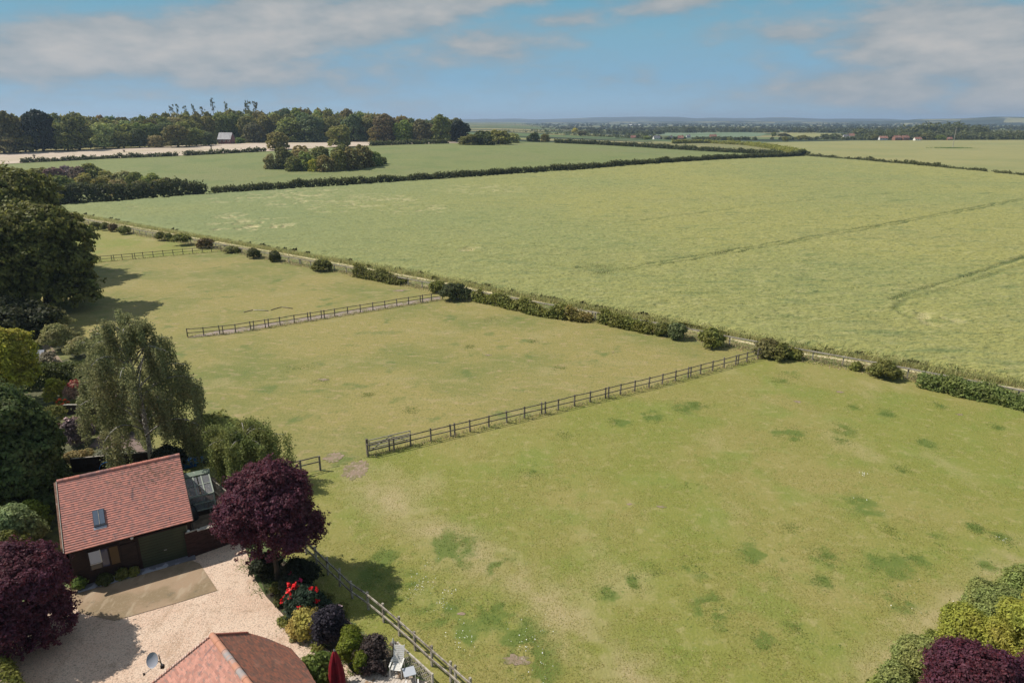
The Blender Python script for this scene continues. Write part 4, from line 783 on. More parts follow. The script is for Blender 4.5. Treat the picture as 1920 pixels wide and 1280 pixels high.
def big_tree(u, vb, vt, wpx, col, label, leaf, cl, k, nclump, nper, zb=.15, trunk_r=.3, m=None, lr=(.16, .26), name='tree', lean=(0, 0), tr_m=None, rough=.13, p=None, deep=.72, aspect=.6, skirt=5):
    SEED[0] += 1; rng = np.random.RandomState(SEED[0]); p = p or P(u, vb, 0); h = ztop(p, vt)*.97; w_ = sz(p, wpx)*.88
    t = thing(name, label, 'tree', (p.x, p.y, 0)); L = lobes_auto(rng, w_, h*(1-zb), k, h*zb, lr, sub=5, skirt=skirt); L[:, :2] += np.array(lean)
    o = crown('crown', rng, L, nclump, nper, cl, leaf, m or LEAF, t, rough=rough, zmin=-.6, deep=deep, aspect=aspect); oc(o, col)
    trunk_mb(rng, h*.75, trunk_r, w_*.4, 8, lean, .25).build('trunk', tr_m or BARK, t, True); return t
big_tree(92, 578, 376, 215, C_OAK, 'large dark oak whose rounded crown overhangs the upper paddock fence', .24, .55, 30, 3800, 20, .06, .5, lr=(.11, .2), rough=.18)
big_tree(35, 520, 303, 255, C_OAK, 'tallest dark oak at the left edge behind the overhanging oak', .27, .62, 32, 4400, 18, .05, .55, lr=(.11, .2), rough=.18)
big_tree(-60, 610, 350, 260, C_OAK, 'dark oak cut by the left edge of the picture', .26, .65, 20, 3000, 16, .03, .55)
bush(20, 640, 560, 190, (.05, .06, .02), 'undergrowth coloured near-black for the shade below the big oaks', .2, .5, 10, 1500, 14, name='bush')  # near-black foliage colour imitates the shadow under the oak crowns
bush(98, 625, 577, 78, C_GREY, 'grey-green shrub in front of the oak shadow', .11, .3, 8, 900, 14)
bush(118, 655, 606, 66, C_GREY, 'second grey-green shrub lower down beside the garden path', .11, .3, 8, 800, 14)
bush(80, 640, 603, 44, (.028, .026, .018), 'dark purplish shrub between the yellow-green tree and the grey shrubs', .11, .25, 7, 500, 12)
bush(150, 668, 632, 50, C_GREY, 'loose grey-green shrub below the lower grey shrub', .11, .25, 7, 500, 12)
big_tree(20, 760, 606, 138, C_YEL, 'yellow-green small tree at the left edge above the clipped hedge', .12, .3, 13, 2000, 14, .25, .12)
big_tree(12, 960, 716, 240, (.11, .16, .045), 'big spreading dark green tree at the left edge above the garage', .13, .38, 22, 4200, 22, .0, .3, lr=(.13, .24))
big_tree(70, 900, 762, 120, (.10, .145, .04), 'smaller dark green tree merging with the big spreading tree', .13, .34, 12, 1500, 18, .0, .16)
bush(38, 1035, 948, 90, (.26, .34, .14), 'light green shrub at the left of the garage gable', .09, .24, 9, 1100, 14)
bush(72, 1000, 935, 50, (.2, .28, .03), 'bright green conifer-like shrub between dark tree and garage', .08, .2, 7, 600, 12)
bush(20, 1070, 1000, 80, C_OAK, 'mid-green shrub behind the left purple plum tree', .1, .25, 7, 700, 12)
big_tree(521, 1085, 866, 206, C_PURP, 'rounded dark purple plum tree right of the garage', .066, .21, 26, 7000, 20, .10, .17, LEAFR, (.15, .24), lean=(.0, 0), name='plum_tree', deep=.68, skirt=0, rough=.2)
big_tree(48, 1208, 1024, 218, C_PURP, 'spreading purple plum tree at the lower left beside the gravel', .064, .21, 22, 5600, 20, .10, .15, LEAFR, (.15, .24), name='plum_tree', deep=.68, rough=.2)
def weeping(p, h, w_, col, label, nl, seed, name, nstr=36, lmax=3.2, leaf=.085, tr=.16, lean=(0, 0), strand_m=LEAF, slo=.22):
    rng = np.random.RandomState(seed); t = thing(name, label, 'tree', (p.x, p.y, 0)); mb = MB()
    pts = [(lean[0]*s*s+.15*math.sin(s*5), lean[1]*s*s+.1*math.sin(s*4), h*.93*s-.1) for s in np.linspace(0, 1, 9)]
    mb.tube(pts, [tr*(1.1-.95*s) for s in np.linspace(0, 1, 9)], 8); C = []; Nn = []
    for i in range(nl):
        f = (i+.5)/nl; s0 = slo+(.97-slo)*f; b = Vector(pts[0]).lerp(Vector(pts[-1]), s0); b.x = lean[0]*s0*s0; b.y = lean[1]*s0*s0
        a = i*2.4+rng.uniform(-.5, .5); R = w_/2*rng.uniform(.45, 1.0)*(1.05-(.75 if slo < .5 else .35)*f**2.2); rise = h*(.16+.1*rng.rand())*(1-.3*f)
        top = min(b.z+rise, h*rng.uniform(.93, 1.)); q = []
        for s in np.linspace(0, 1, 7): q.append(Vector((b.x+math.cos(a)*R*s, b.y+math.sin(a)*R*s, b.z+(top-b.z)*math.sin(min(s*1.9, 1.57+.5*(s)))-.10*R*s*s)))
        mb.tube(q, [tr*.34*(1-.85*s)+.008 for s in np.linspace(0, 1, 7)], 6)
        for j in range(nstr):
            if j % 7 == 0: sb = rng.uniform(.25, 1)**.7; lb = rng.uniform(.35, 1); ob = Vector(rng.normal(0, .22, 3))
            s = min(sb+rng.normal(0, .02), 1) if j % 7 else sb; k = min(int(s*6), 5); c = q[k].lerp(q[k+1], s*6-k)+ob+Vector(rng.normal(0, .09, 3)); ln = lb*rng.uniform(.7, 1)*lmax*(.55+.6*(1-f))
            ln = min(ln, c.z-.4); 
            if ln < .2: continue
            m_ = int(ln/.05); tt = np.linspace(0, 1, m_); dr = rng.normal(0, .10, 2)+np.array([math.cos(a), math.sin(a)])*.12
            sp_ = .07+.06*(1-tt)
            xs = c.x+dr[0]*tt+rng.normal(0, 1, m_)*sp_; ys = c.y+dr[1]*tt+rng.normal(0, 1, m_)*sp_; zs = c.z+.1*np.sin(tt*6)*.5-ln*tt
            C.append(np.stack([xs, ys, zs], 1)); Nn.append(unit(np.stack([np.cos(rng.rand(m_)*6.28), np.sin(rng.rand(m_)*6.28), .3+0*tt], 1)))
    C = np.concatenate(C); Nn = np.concatenate(Nn)
    oc(fast_mesh('crown', leafquads(C, Nn, leaf, rng, .5, .4, .45), 4, strand_m, t), col); mb.build('trunk', BIRCHBARK, t, True); return t
C_BIR = (.25, .265, .115)
p = P(283, 872, 0); weeping(p, ztop(p, 588), sz(p, 250), C_BIR, 'tall weeping birch hanging over the garden terraces', 36, 5, 'birch_tree', 49, 4.4, .08, .17)
p = P(222, 800, 0); weeping(p, ztop(p, 630), sz(p, 130), C_BIR, 'lower grey-green birch leaning behind the left of the tall weeping birch', 14, 6, 'birch_tree', 35, 1.8, .08, .1, (-.8, .2))
p = P(456, 912, 0); weeping(p, ztop(p, 796), sz(p, 150), (.24, .28, .085), 'small umbrella-shaped weeping birch beside the right purple plum', 17, 8, 'birch_tree', 84, 4.6, .075, .1, (.7, 0), slo=.62)
bush(414, 850, 774, 96, (.34, .37, .10), 'arching green shrub between the weeping birches', .11, .3, 10, 1500, 14, rough=.2)
bush(375, 850, 790, 50, C_MID, 'left side shoots of garden shrub near the tall birch foot', .1, .28, 7, 400, 12, rough=.25)
bush(322, 900, 838, 60, (.025, .035, .015), 'dark evergreen bush at the foot of the tall weeping birch', .1, .24, 8, 900, 14)
# garden terraces above the garage
hedge([P(20, 728, 0), P(100, 723, 0), P(190, 719, 0)], 2.3, 2.0, 'tall clipped dark garden hedge with sunlit flat top', (.10, .13, .03), .11, 42, 60, lump=.06, top=.06)
bush(110, 757, 704, 46, (.36, .36, .03), 'golden-green shrub left of the red-topped shrub', .09, .2, 7, 500, 12)
o = bush(147, 757, 713, 40, (.16, .13, .075), 'clipped round shrub flushed red on top', .07, .14, 6, 700, 14, k=4) if False else bush(147, 757, 713, 40, (.48, .30, .20), 'clipped round shrub flushed red on top', .07, .14, 4, 800, 14, rough=.05)
blooms(o, 26, .16, (.40, .04, .035), 3, 5, (.72, 1), 'new_growth')
bush(170, 745, 706, 34, C_GREY, 'greyish shrub right behind the red-topped shrub', .09, .2, 6, 400, 12)
o = bush(119, 767, 748, 22, C_MID, 'low plant covered with orange flowers', .07, .12, 5, 160, 12); blooms(o, 12, .16, (.75, .12, .03), 4, 5, (.3, 1))
for u, vb, vt, wd, c, lab in [(140, 768, 752, 30, C_MID, 'low green edging plant right of the orange flowers'), (163, 757, 740, 18, C_BRIGHT, 'spiky bright green plant below the red-topped shrub'), (95, 700, 660, 40, (.34, .30, .2), 'dry buff shrubs beside the pale garden path'), (150, 870, 846, 60, (.38, .30, .12), 'straw coloured dead plant above the garden fence'),
                              (200, 868, 846, 60, (.30, .31, .22), 'grey lavender strip along the garden fence'), (180, 806, 782, 50, (.24, .26, .06), 'yellow-tipped evergreen bush on the lower terrace'), (240, 862, 842, 40, (.30, .32, .2), 'pale lavender clump right of the lavender strip'),
                              (245, 812, 790, 30, C_MID, 'small green plant under the birch on the lower terrace'), (100, 800, 760, 60, C_OAK, 'leafy shrub at the left end of the terrace wall')]:
    bush(u, vb, vt, wd, c, lab, .07, .16, 6, 320, 12)
o = bush(150, 832, 783, 56, (.19, .14, .15), 'purple-grey smoke bush with pinkish plumes on the lower terrace', .08, .2, 8, 700, 12); blooms(o, 10, .22, (.42, .28, .28), 5, 6, (.4, 1), 'plume')
G_GARD = surf('garden_beds', (.10, .10, .05), [dict(c=(.16, .17, .055), s=.35, lo=.45, hi=.55), dict(c=(.24, .19, .13), s=.25, lo=.6, hi=.66), dict(c=(.05, .055, .025), s=1.5, lo=.5, hi=.65)], bump=(6, 1, .06))
field('garden_ground', [P(q[0], q[1], 0) for q in [(-200, 640), (60, 620), (140, 640), (210, 655), (250, 760), (318, 905), (430, 912), (470, 960), (400, 1050), (100, 1080), (-200, 1300)]], G_GARD, .020, 0)
G_DECK = surf('brown_decking', (.22, .16, .14), [dict(c=(.14, .10, .09), s=1.2, st=(.5, 4, 1), rot=.3, lo=.4, hi=.6)], rough=.8)
field('terrace', [P(*q, 0) for q in [(133, 774), (176, 734), (232, 734), (262, 772), (255, 775)]], G_DECK, .045, 0)
field('terrace', [P(*q, 0) for q in [(190, 812), (250, 810), (275, 850), (228, 850), (168, 838)]], G_DECK, .045, 0)
field('garden_path', [P(*q, 0) for q in [(75, 640), (90, 640), (118, 680), (120, 700), (95, 690)]], G_WORN, .045, 0)
tag(MB().box((P(194, 776, 0)+Vector((0, 0, .45))), (sz(P(194, 776, 0), 138), .12, .9), .02).build('garden_wall', DARKWOOD), 'low dark timber terrace wall with pale coping', 'wall')
w_ = bpy.data.objects['garden_wall']; MB().box((P(194, 776, 0)+Vector((0, 0, .93))), (sz(P(194, 776, 0), 140), .2, .06), .02).build('coping', PALEWOOD, w_)
def panel_fence(a, b, h, label, cap=PALEWOOD, m=DARKWOOD, n=6, name='garden_fence'):
    a = Vector(a); b = Vector(b); d = b-a; L = d.length; t = thing(name, label, 'fence', a, math.atan2(d.y, d.x))
    mb = MB()
    for k in range(int(L/.14)): mb.box((.07+k*.14, .008*(k % 2), h/2), (.138, .022, h-.03))
    mb.build('boards', m, t)
    for k in range(n+1): MB().box((L*k/n, .03, h/2+.03), (.09, .09, h+.06)).build('post', m, t)
    MB().box((L/2, .004, h+.012), (L, .10, .045)).build('cap_rail', cap, t)
    return t
panel_fence(P(138, 886, 0), P(286, 872, 0), 1.15, 'dark board fence with pale cap rail behind the garage', n=7)
a = P(355, 1047, 0); b = P(455, 1012, 0); panel_fence(a, b, 1.75, 'dark reddish board fence joining the garage to the right purple plum', PALEWOOD, surf('red_brown_boards', (.055, .025, .022), [dict(c=(.03, .014, .012), s=3, st=(1, 1, 6), lo=.4, hi=.6)]), 4)
# bench, pots, bin on the terraces
def pot(u, v, r, h, m, lab, name='plant_pot', plant=None):
    p = P(u, v, .05); t = thing(name, lab, 'pot', p); MB().lathe([(0, 0), (r*.75, 0), (r, h*.95), (r*1.08, h), (r*.85, h), (r*.8, h*.7), (0, h*.7)], n=14).build('pot', m, t, True)
    MB().lathe([(0, h*.72), (r*.82, h*.74)], n=14).build('soil', SOIL, t)
pot(177, 752, .42, .5, BLACKPL, 'large black round pot on the upper terrace'); pot(171, 760, .28, .35, BLUEPL, 'cobalt blue pot beside the large black pot'); pot(143, 773, .25, .42, BLACKPL, 'small black pot at the left end of the terrace wall')
p = P(213, 812, .05); t = thing('bench', 'dark wooden bench on the lower terrace', 'bench', p, .2)
MB().box((0, 0, .42), (1.3, .45, .05)).build('seat', DARKWOOD, t); MB().box((0, .24, .72), (1.3, .04, .4), 0, -.15).build('backrest', DARKWOOD, t)
for x in (-.6, .6):
    for y in (-.18, .18): MB().box((x, y, .2), (.06, .06, .4)).build('leg', DARKWOOD, t)
p = P(62, 700, 0); t = thing('garden_shed', 'grey-roofed garden shed half hidden by the clipped hedge', 'shed', p, .35)
MB().box((0, 0, .95), (2.6, 1.6, 1.9)).build('wall', DARKWOOD, t); MB().add([(-1.45, -.95, 1.85), (1.45, -.95, 1.85), (1.45, 0, 2.45), (-1.45, 0, 2.45), (-1.45, .95, 1.85), (1.45, .95, 1.85)], [(0, 1, 2, 3), (3, 2, 5, 4)]).build('roof', surf('grey_felt', (.30, .31, .35)), t)
# ------------------------------------------------------------------ drive
G_GRAVEL = surf('drive_gravel', (.68, .49, .37), [dict(c=(.76, .59, .46), s=.5, lo=.42, hi=.62, d=4, a=.7), dict(c=(.46, .31, .21), s=.45, st=(2.6, .5, 1), rot=.9, lo=.56, hi=.68, d=5, a=.6), dict(c=(.44, .30, .20), s=.9, lo=.55, hi=.75, a=.6), dict(c=(.30, .22, .17), s=16, kind='vor', lo=.5, hi=.8, a=.6), dict(c=(.76, .62, .50), s=22, kind='vor', cell=1, lo=.72, hi=.8, a=.6), dict(c=(.28, .20, .15), s=9, lo=.55, hi=.7, d=4, a=.55)], bump=(28, 1, .05))
field('gravel_drive', [P(*q, 0) for q in [(-300, 1420), (-300, 1210), (90, 1120), (200, 1090), (360, 1046), (455, 1012), (480, 1090), (500, 1120), (540, 1163), (585, 1195), (625, 1222), (655, 1252), (690, 1290), (720, 1420)]], G_GRAVEL, .05, 0)
G_CONC = surf('stained_concrete', (.33, .235, .155), [dict(c=(.235, .175, .105), s=.5, lo=.4, hi=.6, d=6), dict(c=(.38, .30, .21), s=.8, lo=.54, hi=.68, d=5, a=.8, rot=.6, st=(2.2, .7, 1)), dict(c=(.14, .12, .08), s=1.4, lo=.62, hi=.72, d=4, a=.6), dict(c=(.34, .27, .19), s=9, lo=.5, hi=.7, a=.4)], bump=(12, .4, .01))
tag(field('concrete_apron', [P(*q, 0) for q in [(120, 1105), (352, 1049), (375, 1058), (408, 1108), (330, 1132), (215, 1165), (150, 1150)]], G_CONC, .075, 0), None, None)
field('border_soil', [P(*q, 0) for q in [(470, 1030), (520, 1040), (560, 1075), (600, 1110), (640, 1150), (680, 1190), (745, 1225), (690, 1290), (655, 1252), (585, 1195), (540, 1163), (500, 1120)]], SOIL, .06, 0)

# ------------------------------------------------------------------ garage
EA = P(122, 1038, 2.5); EB = P(362, 975, 2.5); GA = math.atan2(EB.y-EA.y, EB.x-EA.x); GL = (EB-EA).length
GO = thing('garage', 'small timber garage with red clay tiled roof, roof window and dark green door', 'garage', (EA.x, EA.y, 0), GA)
RY, RZ, EZ = 3.75, 5.15, 2.5; Wd = RY*2; SLP = math.atan2(RZ-EZ, RY); SLN = math.hypot(RZ-EZ, RY); WY0, WX0, WX1 = .28, .12, GL-.18
BRICKW = surf('garage_brick', (.30, .17, .12), [dict(c=(.20, .11, .08), s=5, st=(1, 1, 3), lo=.4, hi=.6), dict(c=(.42, .33, .27), s=3, lo=.6, hi=.7)], obj=True)
mb = MB(); yb = Wd-WY0
mb.box(((WX0+WX1)/2, WY0+.06, (EZ+.08)/2), (WX1-WX0, .12, EZ+.08)); mb.box(((WX0+WX1)/2, yb-.06, (EZ+.08)/2), (WX1-WX0, .12, EZ+.08)); mb.build('wall', DARKWOOD, GO)
for x, m_ in ((-.13, BRICKW), (WX1, DARKWOOD)):
    vs = [(x+s*.1, y, z) for s in (-.6, .6) for y, z in ((WY0+.125, 0), (yb-.125, 0), (yb-.125, EZ+.12), (Wd/2, RZ-.05), (WY0+.125, EZ+.12))]
    MB().add(vs, [(0, 1, 2, 3, 4), (9, 8, 7, 6, 5), (0, 4, 9, 5), (1, 6, 7, 2), (2, 7, 8, 3), (3, 8, 9, 4), (0, 5, 6, 1)]).build('gable', m_, GO)
def tilemat(name, c1, c2, c3, wd, ht, moss):
    m = surf(name, (1, 1, 1), (), rough=.85, spec=.15); nt = m.node_tree; b = [n for n in nt.nodes if n.type == 'BSDF_PRINCIPLED'][0]
    tcn = N(nt, 'ShaderNodeTexCoord').outputs['Object']; br = N(nt, 'ShaderNodeTexBrick'); br.offset = .5; nt.links.new(tcn, br.inputs['Vector'])
    br.inputs['Color1'].default_value = (1, 1, 1, 1); br.inputs['Color2'].default_value = (0, 0, 0, 1); br.inputs['Mortar'].default_value = (.5, .5, .5, 1); br.inputs['Scale'].default_value = 1
    br.inputs['Mortar Size'].default_value = .0; br.inputs['Brick Width'].default_value = wd; br.inputs['Row Height'].default_value = ht
    c = mixc(nt, br.outputs[0], c1, c2)
    L = [dict(c=c3, s=3.5, lo=.50, hi=.66, d=6, a=.75, st=(1, 2.5, 1)), dict(c=(.42, .22, .16), s=1.2, lo=.5, hi=.75, a=.5), dict(c=(.10, .075, .07), s=5.5, lo=.64, hi=.70, d=4, a=.8, st=(1, 1.6, 1)), dict(c=(.16, .12, .13), s=1.1, st=(3.2, .5, 1), lo=.62, hi=.72, d=4, a=.7)]
    for l in L: c = L_(l, nt, c, tcn)
    if moss:
        mp = N(nt, 'ShaderNodeMapping', vector_type='TEXTURE'); mp.inputs['Location'].default_value = moss[0]; mp.inputs['Scale'].default_value = moss[1]; nt.links.new(tcn, mp.inputs[0])
        l = N(nt, 'ShaderNodeVectorMath', operation='LENGTH'); nt.links.new(mp.outputs[0], l.inputs[0])
        n = N(nt, 'ShaderNodeTexNoise'); n.inputs['Scale'].default_value = 6; n.inputs['Detail'].default_value = 5; nt.links.new(tcn, n.inputs['Vector'])
        f = M(nt, 'MULTIPLY', M(nt, 'SUBTRACT', M(nt, 'ADD', n.outputs[0], M(nt, 'MULTIPLY', M(nt, 'SUBTRACT', 1., l.outputs[1]), .22)), .60), 4., clamp=True)
        c = mixc(nt, M(nt, 'MULTIPLY', f, .72), c, (.10, .085, .055))
    nt.links.new(c, b.inputs['Base Color']); return m
TILE = tilemat('clay_roof_tile', (.62, .265, .21), (.41, .20, .17), (.30, .20, .19), .17, .145, ((5.0, 3.7, 0), (3.2, 1.5, 3)))
def tiled(name, x0, x1, slope, parent, m, gauge=.145, th=.034):
    """stepped plain tiles on a local XY plane, y up the slope"""
    n = int(math.ceil(slope/gauge)); nx = int((x1-x0)/.17)+1; rr = random.Random(3); vs = []; fs = []
    for k in range(n):
        y0 = k*gauge; y1 = min(y0+gauge+.004, slope)
        for i in range(nx):
            a = x0+(x1-x0)*i/nx; b = x0+(x1-x0)*(i+1)/nx; j = rr.uniform(-.002, .002); dz = th+rr.uniform(0, .003); o = len(vs)
            vs += [(a, y0+j, dz), (b, y0+j, dz), (b, y1, .004), (a, y1, .004), (a, y0+j, -.02), (b, y0+j, -.02)]; fs += [(o, o+1, o+2, o+3), (o+4, o+5, o+1, o)]
    o = len(vs); vs += [(x0, 0, -.025), (x1, 0, -.025), (x1, slope, -.025), (x0, slope, -.025), (x0, 0, -.06), (x1, 0, -.06), (x1, slope, -.06), (x0, slope, -.06)]
    fs += [(o, o+1, o+2, o+3), (o+7, o+6, o+5, o+4), (o, o+4, o+5, o+1), (o, o+3, o+7, o+4), (o+1, o+5, o+6, o+2)]
    me = bpy.data.meshes.new(name); me.from_pydata(vs, [], fs); me.update(); return link(name, me, m, parent)
RF = tiled('roof', 0, GL, SLN, GO, TILE); RF.location = (0, 0, EZ); RF.rotation_euler = (SLP, 0, 0)
RB = tiled('roof', 0, GL, SLN, GO, TILE); RB.location = (GL, Wd, EZ); RB.rotation_euler = (SLP, 0, math.pi)
mb = MB(); nn = 22
for k in range(nn):
    x = -.03+(GL+.06)*k/nn; r0 = .135 if k % 2 else .128; a_ = [math.pi*j/8 for j in range(9)]; vs = [(xx, Wd/2+r0*math.cos(t)*1.05, RZ-.04+r0*math.sin(t)*.95) for xx in (x, x+(GL+.06)/nn-.01) for t in a_]
    mb.add(vs, [(j, j+1, j+10, j+9) for j in range(8)]+[tuple(range(9)), tuple(range(9, 18))])
mb.build('ridge_tiles', surf('ridge_clay', (.50, .20, .15), [dict(c=(.28, .15, .14), s=1.2, st=(1.2, .1, .1), lo=.45, hi=.62), dict(c=(.6, .3, .24), s=3, lo=.55, hi=.7, a=.6)], obj=True), GO)
MB().bar((-.06, .02, EZ+.0), (-.06, Wd/2, RZ-.04), .035, .14).build('bargeboard', PALEWOOD, GO); MB().bar((GL+.02, .02, EZ-.03), (GL+.02, Wd/2, RZ-.07), .035, .14).build('bargeboard', DARKWOOD, GO)
MB().box((GL/2, WY0-.08, EZ-.03), (GL-.3, .14, .12)).build('fascia', DARKWOOD, GO)
# roof window in roof-local coords
def rl(par, nm, m_, c, d): o = MB().box(c, d).build(nm, m_, par); return o
sk = rl(RF, 'roof_window', surf('window_lead', (.05, .055, .07), rough=.5), (1.78, 1.62, .06), (.58, 1.02, .10))
mb = MB(); mb.box((1.64, 1.64, .117), (.25, .90, .01)); mb.box((1.92, 1.64, .117), (.25, .90, .01)); mb.build('pane', surf('sky_glass', (.10, .13, .18), rough=.15, spec=.8), RF)
rl(RF, 'glazing_bar', PALEWOOD, (1.78, 1.64, .128), (.022, .92, .022)); rl(RF, 'flashing', surf('lead_flashing', (.34, .36, .42), rough=.5), (1.78, 1.02, .035), (.64, .16, .02))
# front features, x along the eave
y = WY0
GD = surf('dark_green_door', (.032, .045, .026), [dict(c=(.045, .055, .03), s=1, lo=.4, hi=.6)], rough=.5)
f = MB().box((4.75, y-.03, 1.08), (2.5, .07, 2.16)).build('door', GD, GO); MB().box((4.75, y-.08, .95), (.16, .04, .04)).build('handle', METAL, f)
mb = MB()
for q in range(1, 12): mb.box((4.75, y-.068, .18*q), (2.44, .008, .012))
mb.build('groove', DARKWOOD, f)
for x in (3.46, 6.04): MB().box((x, y-.04, 1.1), (.08, .10, 2.2)).build('door_frame', surf('door_frame_paint', (.13, .12, .09)) if x > 5 else DARKWOOD, GO)
MB().box((4.75, y-.04, 2.22), (2.66, .1, .08)).build('lintel', DARKWOOD, GO)
f = MB().box((1.72, y-.03, 1.5), (1.62, .08, 1.25)).build('window', DARKWOOD, GO)
MB().box((1.27, y-.078, 1.70), (.52, .012, .74)).build('blind', surf('white_blind', (.55, .57, .62)), f)
MB().box((1.27, y-.078, 1.1), (.52, .012, .30)).build('pane', GLASS, f); MB().box((1.75, y-.078, 1.5), (.34, .012, 1.1)).build('pane', surf('painted_reflection', (.05, .06, .12), rough=.05, spec=1), f)  # middle pane's blue base colour stands in for a reflection
MB().box((2.22, y-.078, 1.5), (.42, .012, 1.1)).build('curtain', surf('brown_curtain', (.13, .08, .035)), f)
MB().box((1.27, y-.09, 1.29), (.54, .02, .04)).build('glazing_bar', WHITE, f); MB().box((1.56, y-.09, 1.7), (.05, .02, .8)).build('glazing_bar', WHITE, f)
MB().box((2.95, y-.03, 1.0), (.78, .06, 2.0)).build('door', DARKWOOD, GO)
mb = MB()
for q in range(11): mb.box((2.95, y-.065, .2+q*.17), (.72, .01, .015))
for x, z in ((3.2, 2.25), (6.1, 1.7)): MB().lathe([(0, 0), (.07, 0), (.09, .08), (.06, .15), (0, .16)], (x, y-.12, z), 12).build('lamp', WHITE, GO, True)
MB().box((GL/2, y-.32, .07), (GL-.4, .5, .14), 0).build('step', surf('step_concrete', (.16, .16, .19), [dict(c=(.36, .38, .45), s=.8, lo=.52, hi=.56)], obj=True), GO)
MB().tube([(GL-.06, .2, EZ-.1), (GL-.06, .22, .1)], .035, 8).build('drainpipe', BLACKPL, GO)
def GP(x, y, z=0): return GO.matrix_basis @ Vector((x, y, z))
for x, y_, h, w, c, lab in [(.30, .0, .9, .6, C_BRIGHT, 'bright green climber at the left front corner of the garage'), (1.5, -.02, .55, .9, C_DARK, 'shrub under the garage window, coloured dark for the shade there'), (2.4, -.02, .6, .6, C_OAK, 'leafy plant under the brown curtain of the garage window'), (3.0, -.08, .5, .4, C_MID, 'small yellow-green plant beside the garage door')]:  # dark foliage tones here imitate the shade of the garage front
    bush(0, 0, 0, 0, c, lab, .07, .15, 6, 260, 12, p=GP(x, y_), hh=h, w_=w)

# ------------------------------------------------------------------ yard right of the garage
gh = thing('greenhouse', 'small green-framed lean-to greenhouse beside the garage', 'greenhouse', GP(6.62, 4.7), GA)
W2, D2, h1, h2 = 1.5, 1.9, 1.5, 2.15
fr = MB()
for x in (0, W2):
    for y_, hh_ in ((0, h1), (D2, h2)): fr.box((x, y_, hh_/2), (.07, .07, hh_))
for x in (0, W2/3, W2*2/3, W2): fr.bar((x, 0, h1+.03), (x, D2, h2+.03), .07, .05)
for y_, z in ((0, h1), (0, .45), (D2, h2), (D2, .45)): fr.box((W2/2, y_, z), (W2, .06, .08))
fr.box((W2/2, 0, .95), (W2, .05, .05)); fr.box((W2/2, .9, 1.83), (W2, .05, .05))
fr.build('frame', surf('pale_green_frame', (.34, .38, .33), obj=True), gh); MB().box((W2/2, D2-.02, h2+.07), (W2+.2, .42, .06), 0, .33).build('ridge_board', GREENPAINT, gh)
GLZ = surf('greenhouse_glass', (.35, .37, .38), rough=.15, spec=.8)
m_ = newmat('clear_glazing'); nt = m_.node_tree; o_ = N(nt, 'ShaderNodeOutputMaterial'); mx = N(nt, 'ShaderNodeMixShader'); mx.inputs[0].default_value = .28; tr_ = N(nt, 'ShaderNodeBsdfTransparent'); gb = N(nt, 'ShaderNodeBsdfPrincipled'); gb.inputs['Base Color'].default_value = (.34, .35, .38, 1); gb.inputs['Roughness'].default_value = .15
nt.links.new(tr_.outputs[0], mx.inputs[1]); nt.links.new(gb.outputs[0], mx.inputs[2]); nt.links.new(mx.outputs[0], o_.inputs[0])
for x in (W2*.25, W2*.75):
    MB().bar((x, .05, h1+.02), (x, D2-.05, h2+.01), W2/2-.08, .012).build('roof_pane', m_, gh); MB().box((x, 0, 1.22), (W2/2-.09, .012, .48)).build('pane', m_, gh); MB().box((x, 0, .7), (W2/2-.09, .012, .42)).build('pane', m_, gh)
MB().box((0, D2/2, 1.0), (.012, D2-.1, 1.0)).build('side_pane', m_, gh); MB().box((W2, D2/2, 1.0), (.012, D2-.1, 1.0)).build('side_pane', m_, gh); MB().box((W2/2, D2/2, .22), (W2-.02, D2-.02, .44)).build('base', DARKWOOD, gh)
p = P(378, 962, 0); t = thing('water_butt', 'tall grey-green water butt in front of the greenhouse', 'water butt', p); MB().lathe([(0, 0), (.30, 0), (.36, 1.1), (.37, 1.15), (.33, 1.15)], n=20).build('barrel', GREYPL, t, True); MB().lathe([(.38, 1.13), (.38, 1.18), (0, 1.22)], n=20).build('lid', surf('butt_lid', (.33, .25, .25)), t)
p = P(372, 975, 0)-Vector((.55, -.1, 0)); t = thing('compost_bin', 'black dome-shaped compost bin between garage and water butt', 'compost bin', p); MB().lathe([(.52, 0), (.48, .5), (.38, .85), (.30, .95)], n=18).build('bin', BLACKPL, t, True); MB().lathe([(.31, .94), (.3, 1.0), (0, 1.03)], n=18).build('lid', BLACKPL, t)
t = thing('wheelbarrow', 'pale blue wheelbarrow upturned behind the greenhouse', 'wheelbarrow', P(372, 872, 0)+Vector((0, 0, .02)), .4)
MB().add([(-.35, -.3, .55), (.5, -.3, .6), (.5, .3, .6), (-.35, .3, .55), (-.2, -.2, .25), (.25, -.2, .25), (.25, .2, .25), (-.2, .2, .25)], [(4, 5, 6, 7), (0, 1, 5, 4), (1, 2, 6, 5), (2, 3, 7, 6), (3, 0, 4, 7)]).build('tray', surf('pale_blue_steel', (.22, .38, .55), rough=.4), t)
for s_ in (-1, 1): MB().tube([(.55, .05*s_, .2), (-.3, .27*s_, .5), (-.95, .3*s_, .6)], .02, 6).build('handle', METAL, t); MB().tube([(-.3, .22*s_, .45), (-.35, .24*s_, 0)], .02, 6).build('leg', METAL, t)
MB().tube([(.55, .04, .2), (.55, -.04, .2)], .2, 16).build('wheel', BLACKPL, t)
p = P(352, 874, 0); tag(MB().box((p.x, p.y, .28), (1.2, .8, .5), .5).build('storage_crate', BLUEPL, bevel=.04), 'blue plastic crate behind the greenhouse beside the wheelbarrow', 'crate')
a = P(390, 916, 0); b = P(430, 948, 0); d = b-a; t = thing('trellis', 'pale wooden trellis panel running down from the greenhouse corner', 'trellis', a, math.atan2(d.y, d.x)); L = d.length; mb = MB()
for z in (.25, 1.1): mb.box((L/2, 0, z), (L, .05, .07))
mb.build('rail', PALEWOOD, t); mb = MB(); k = 0
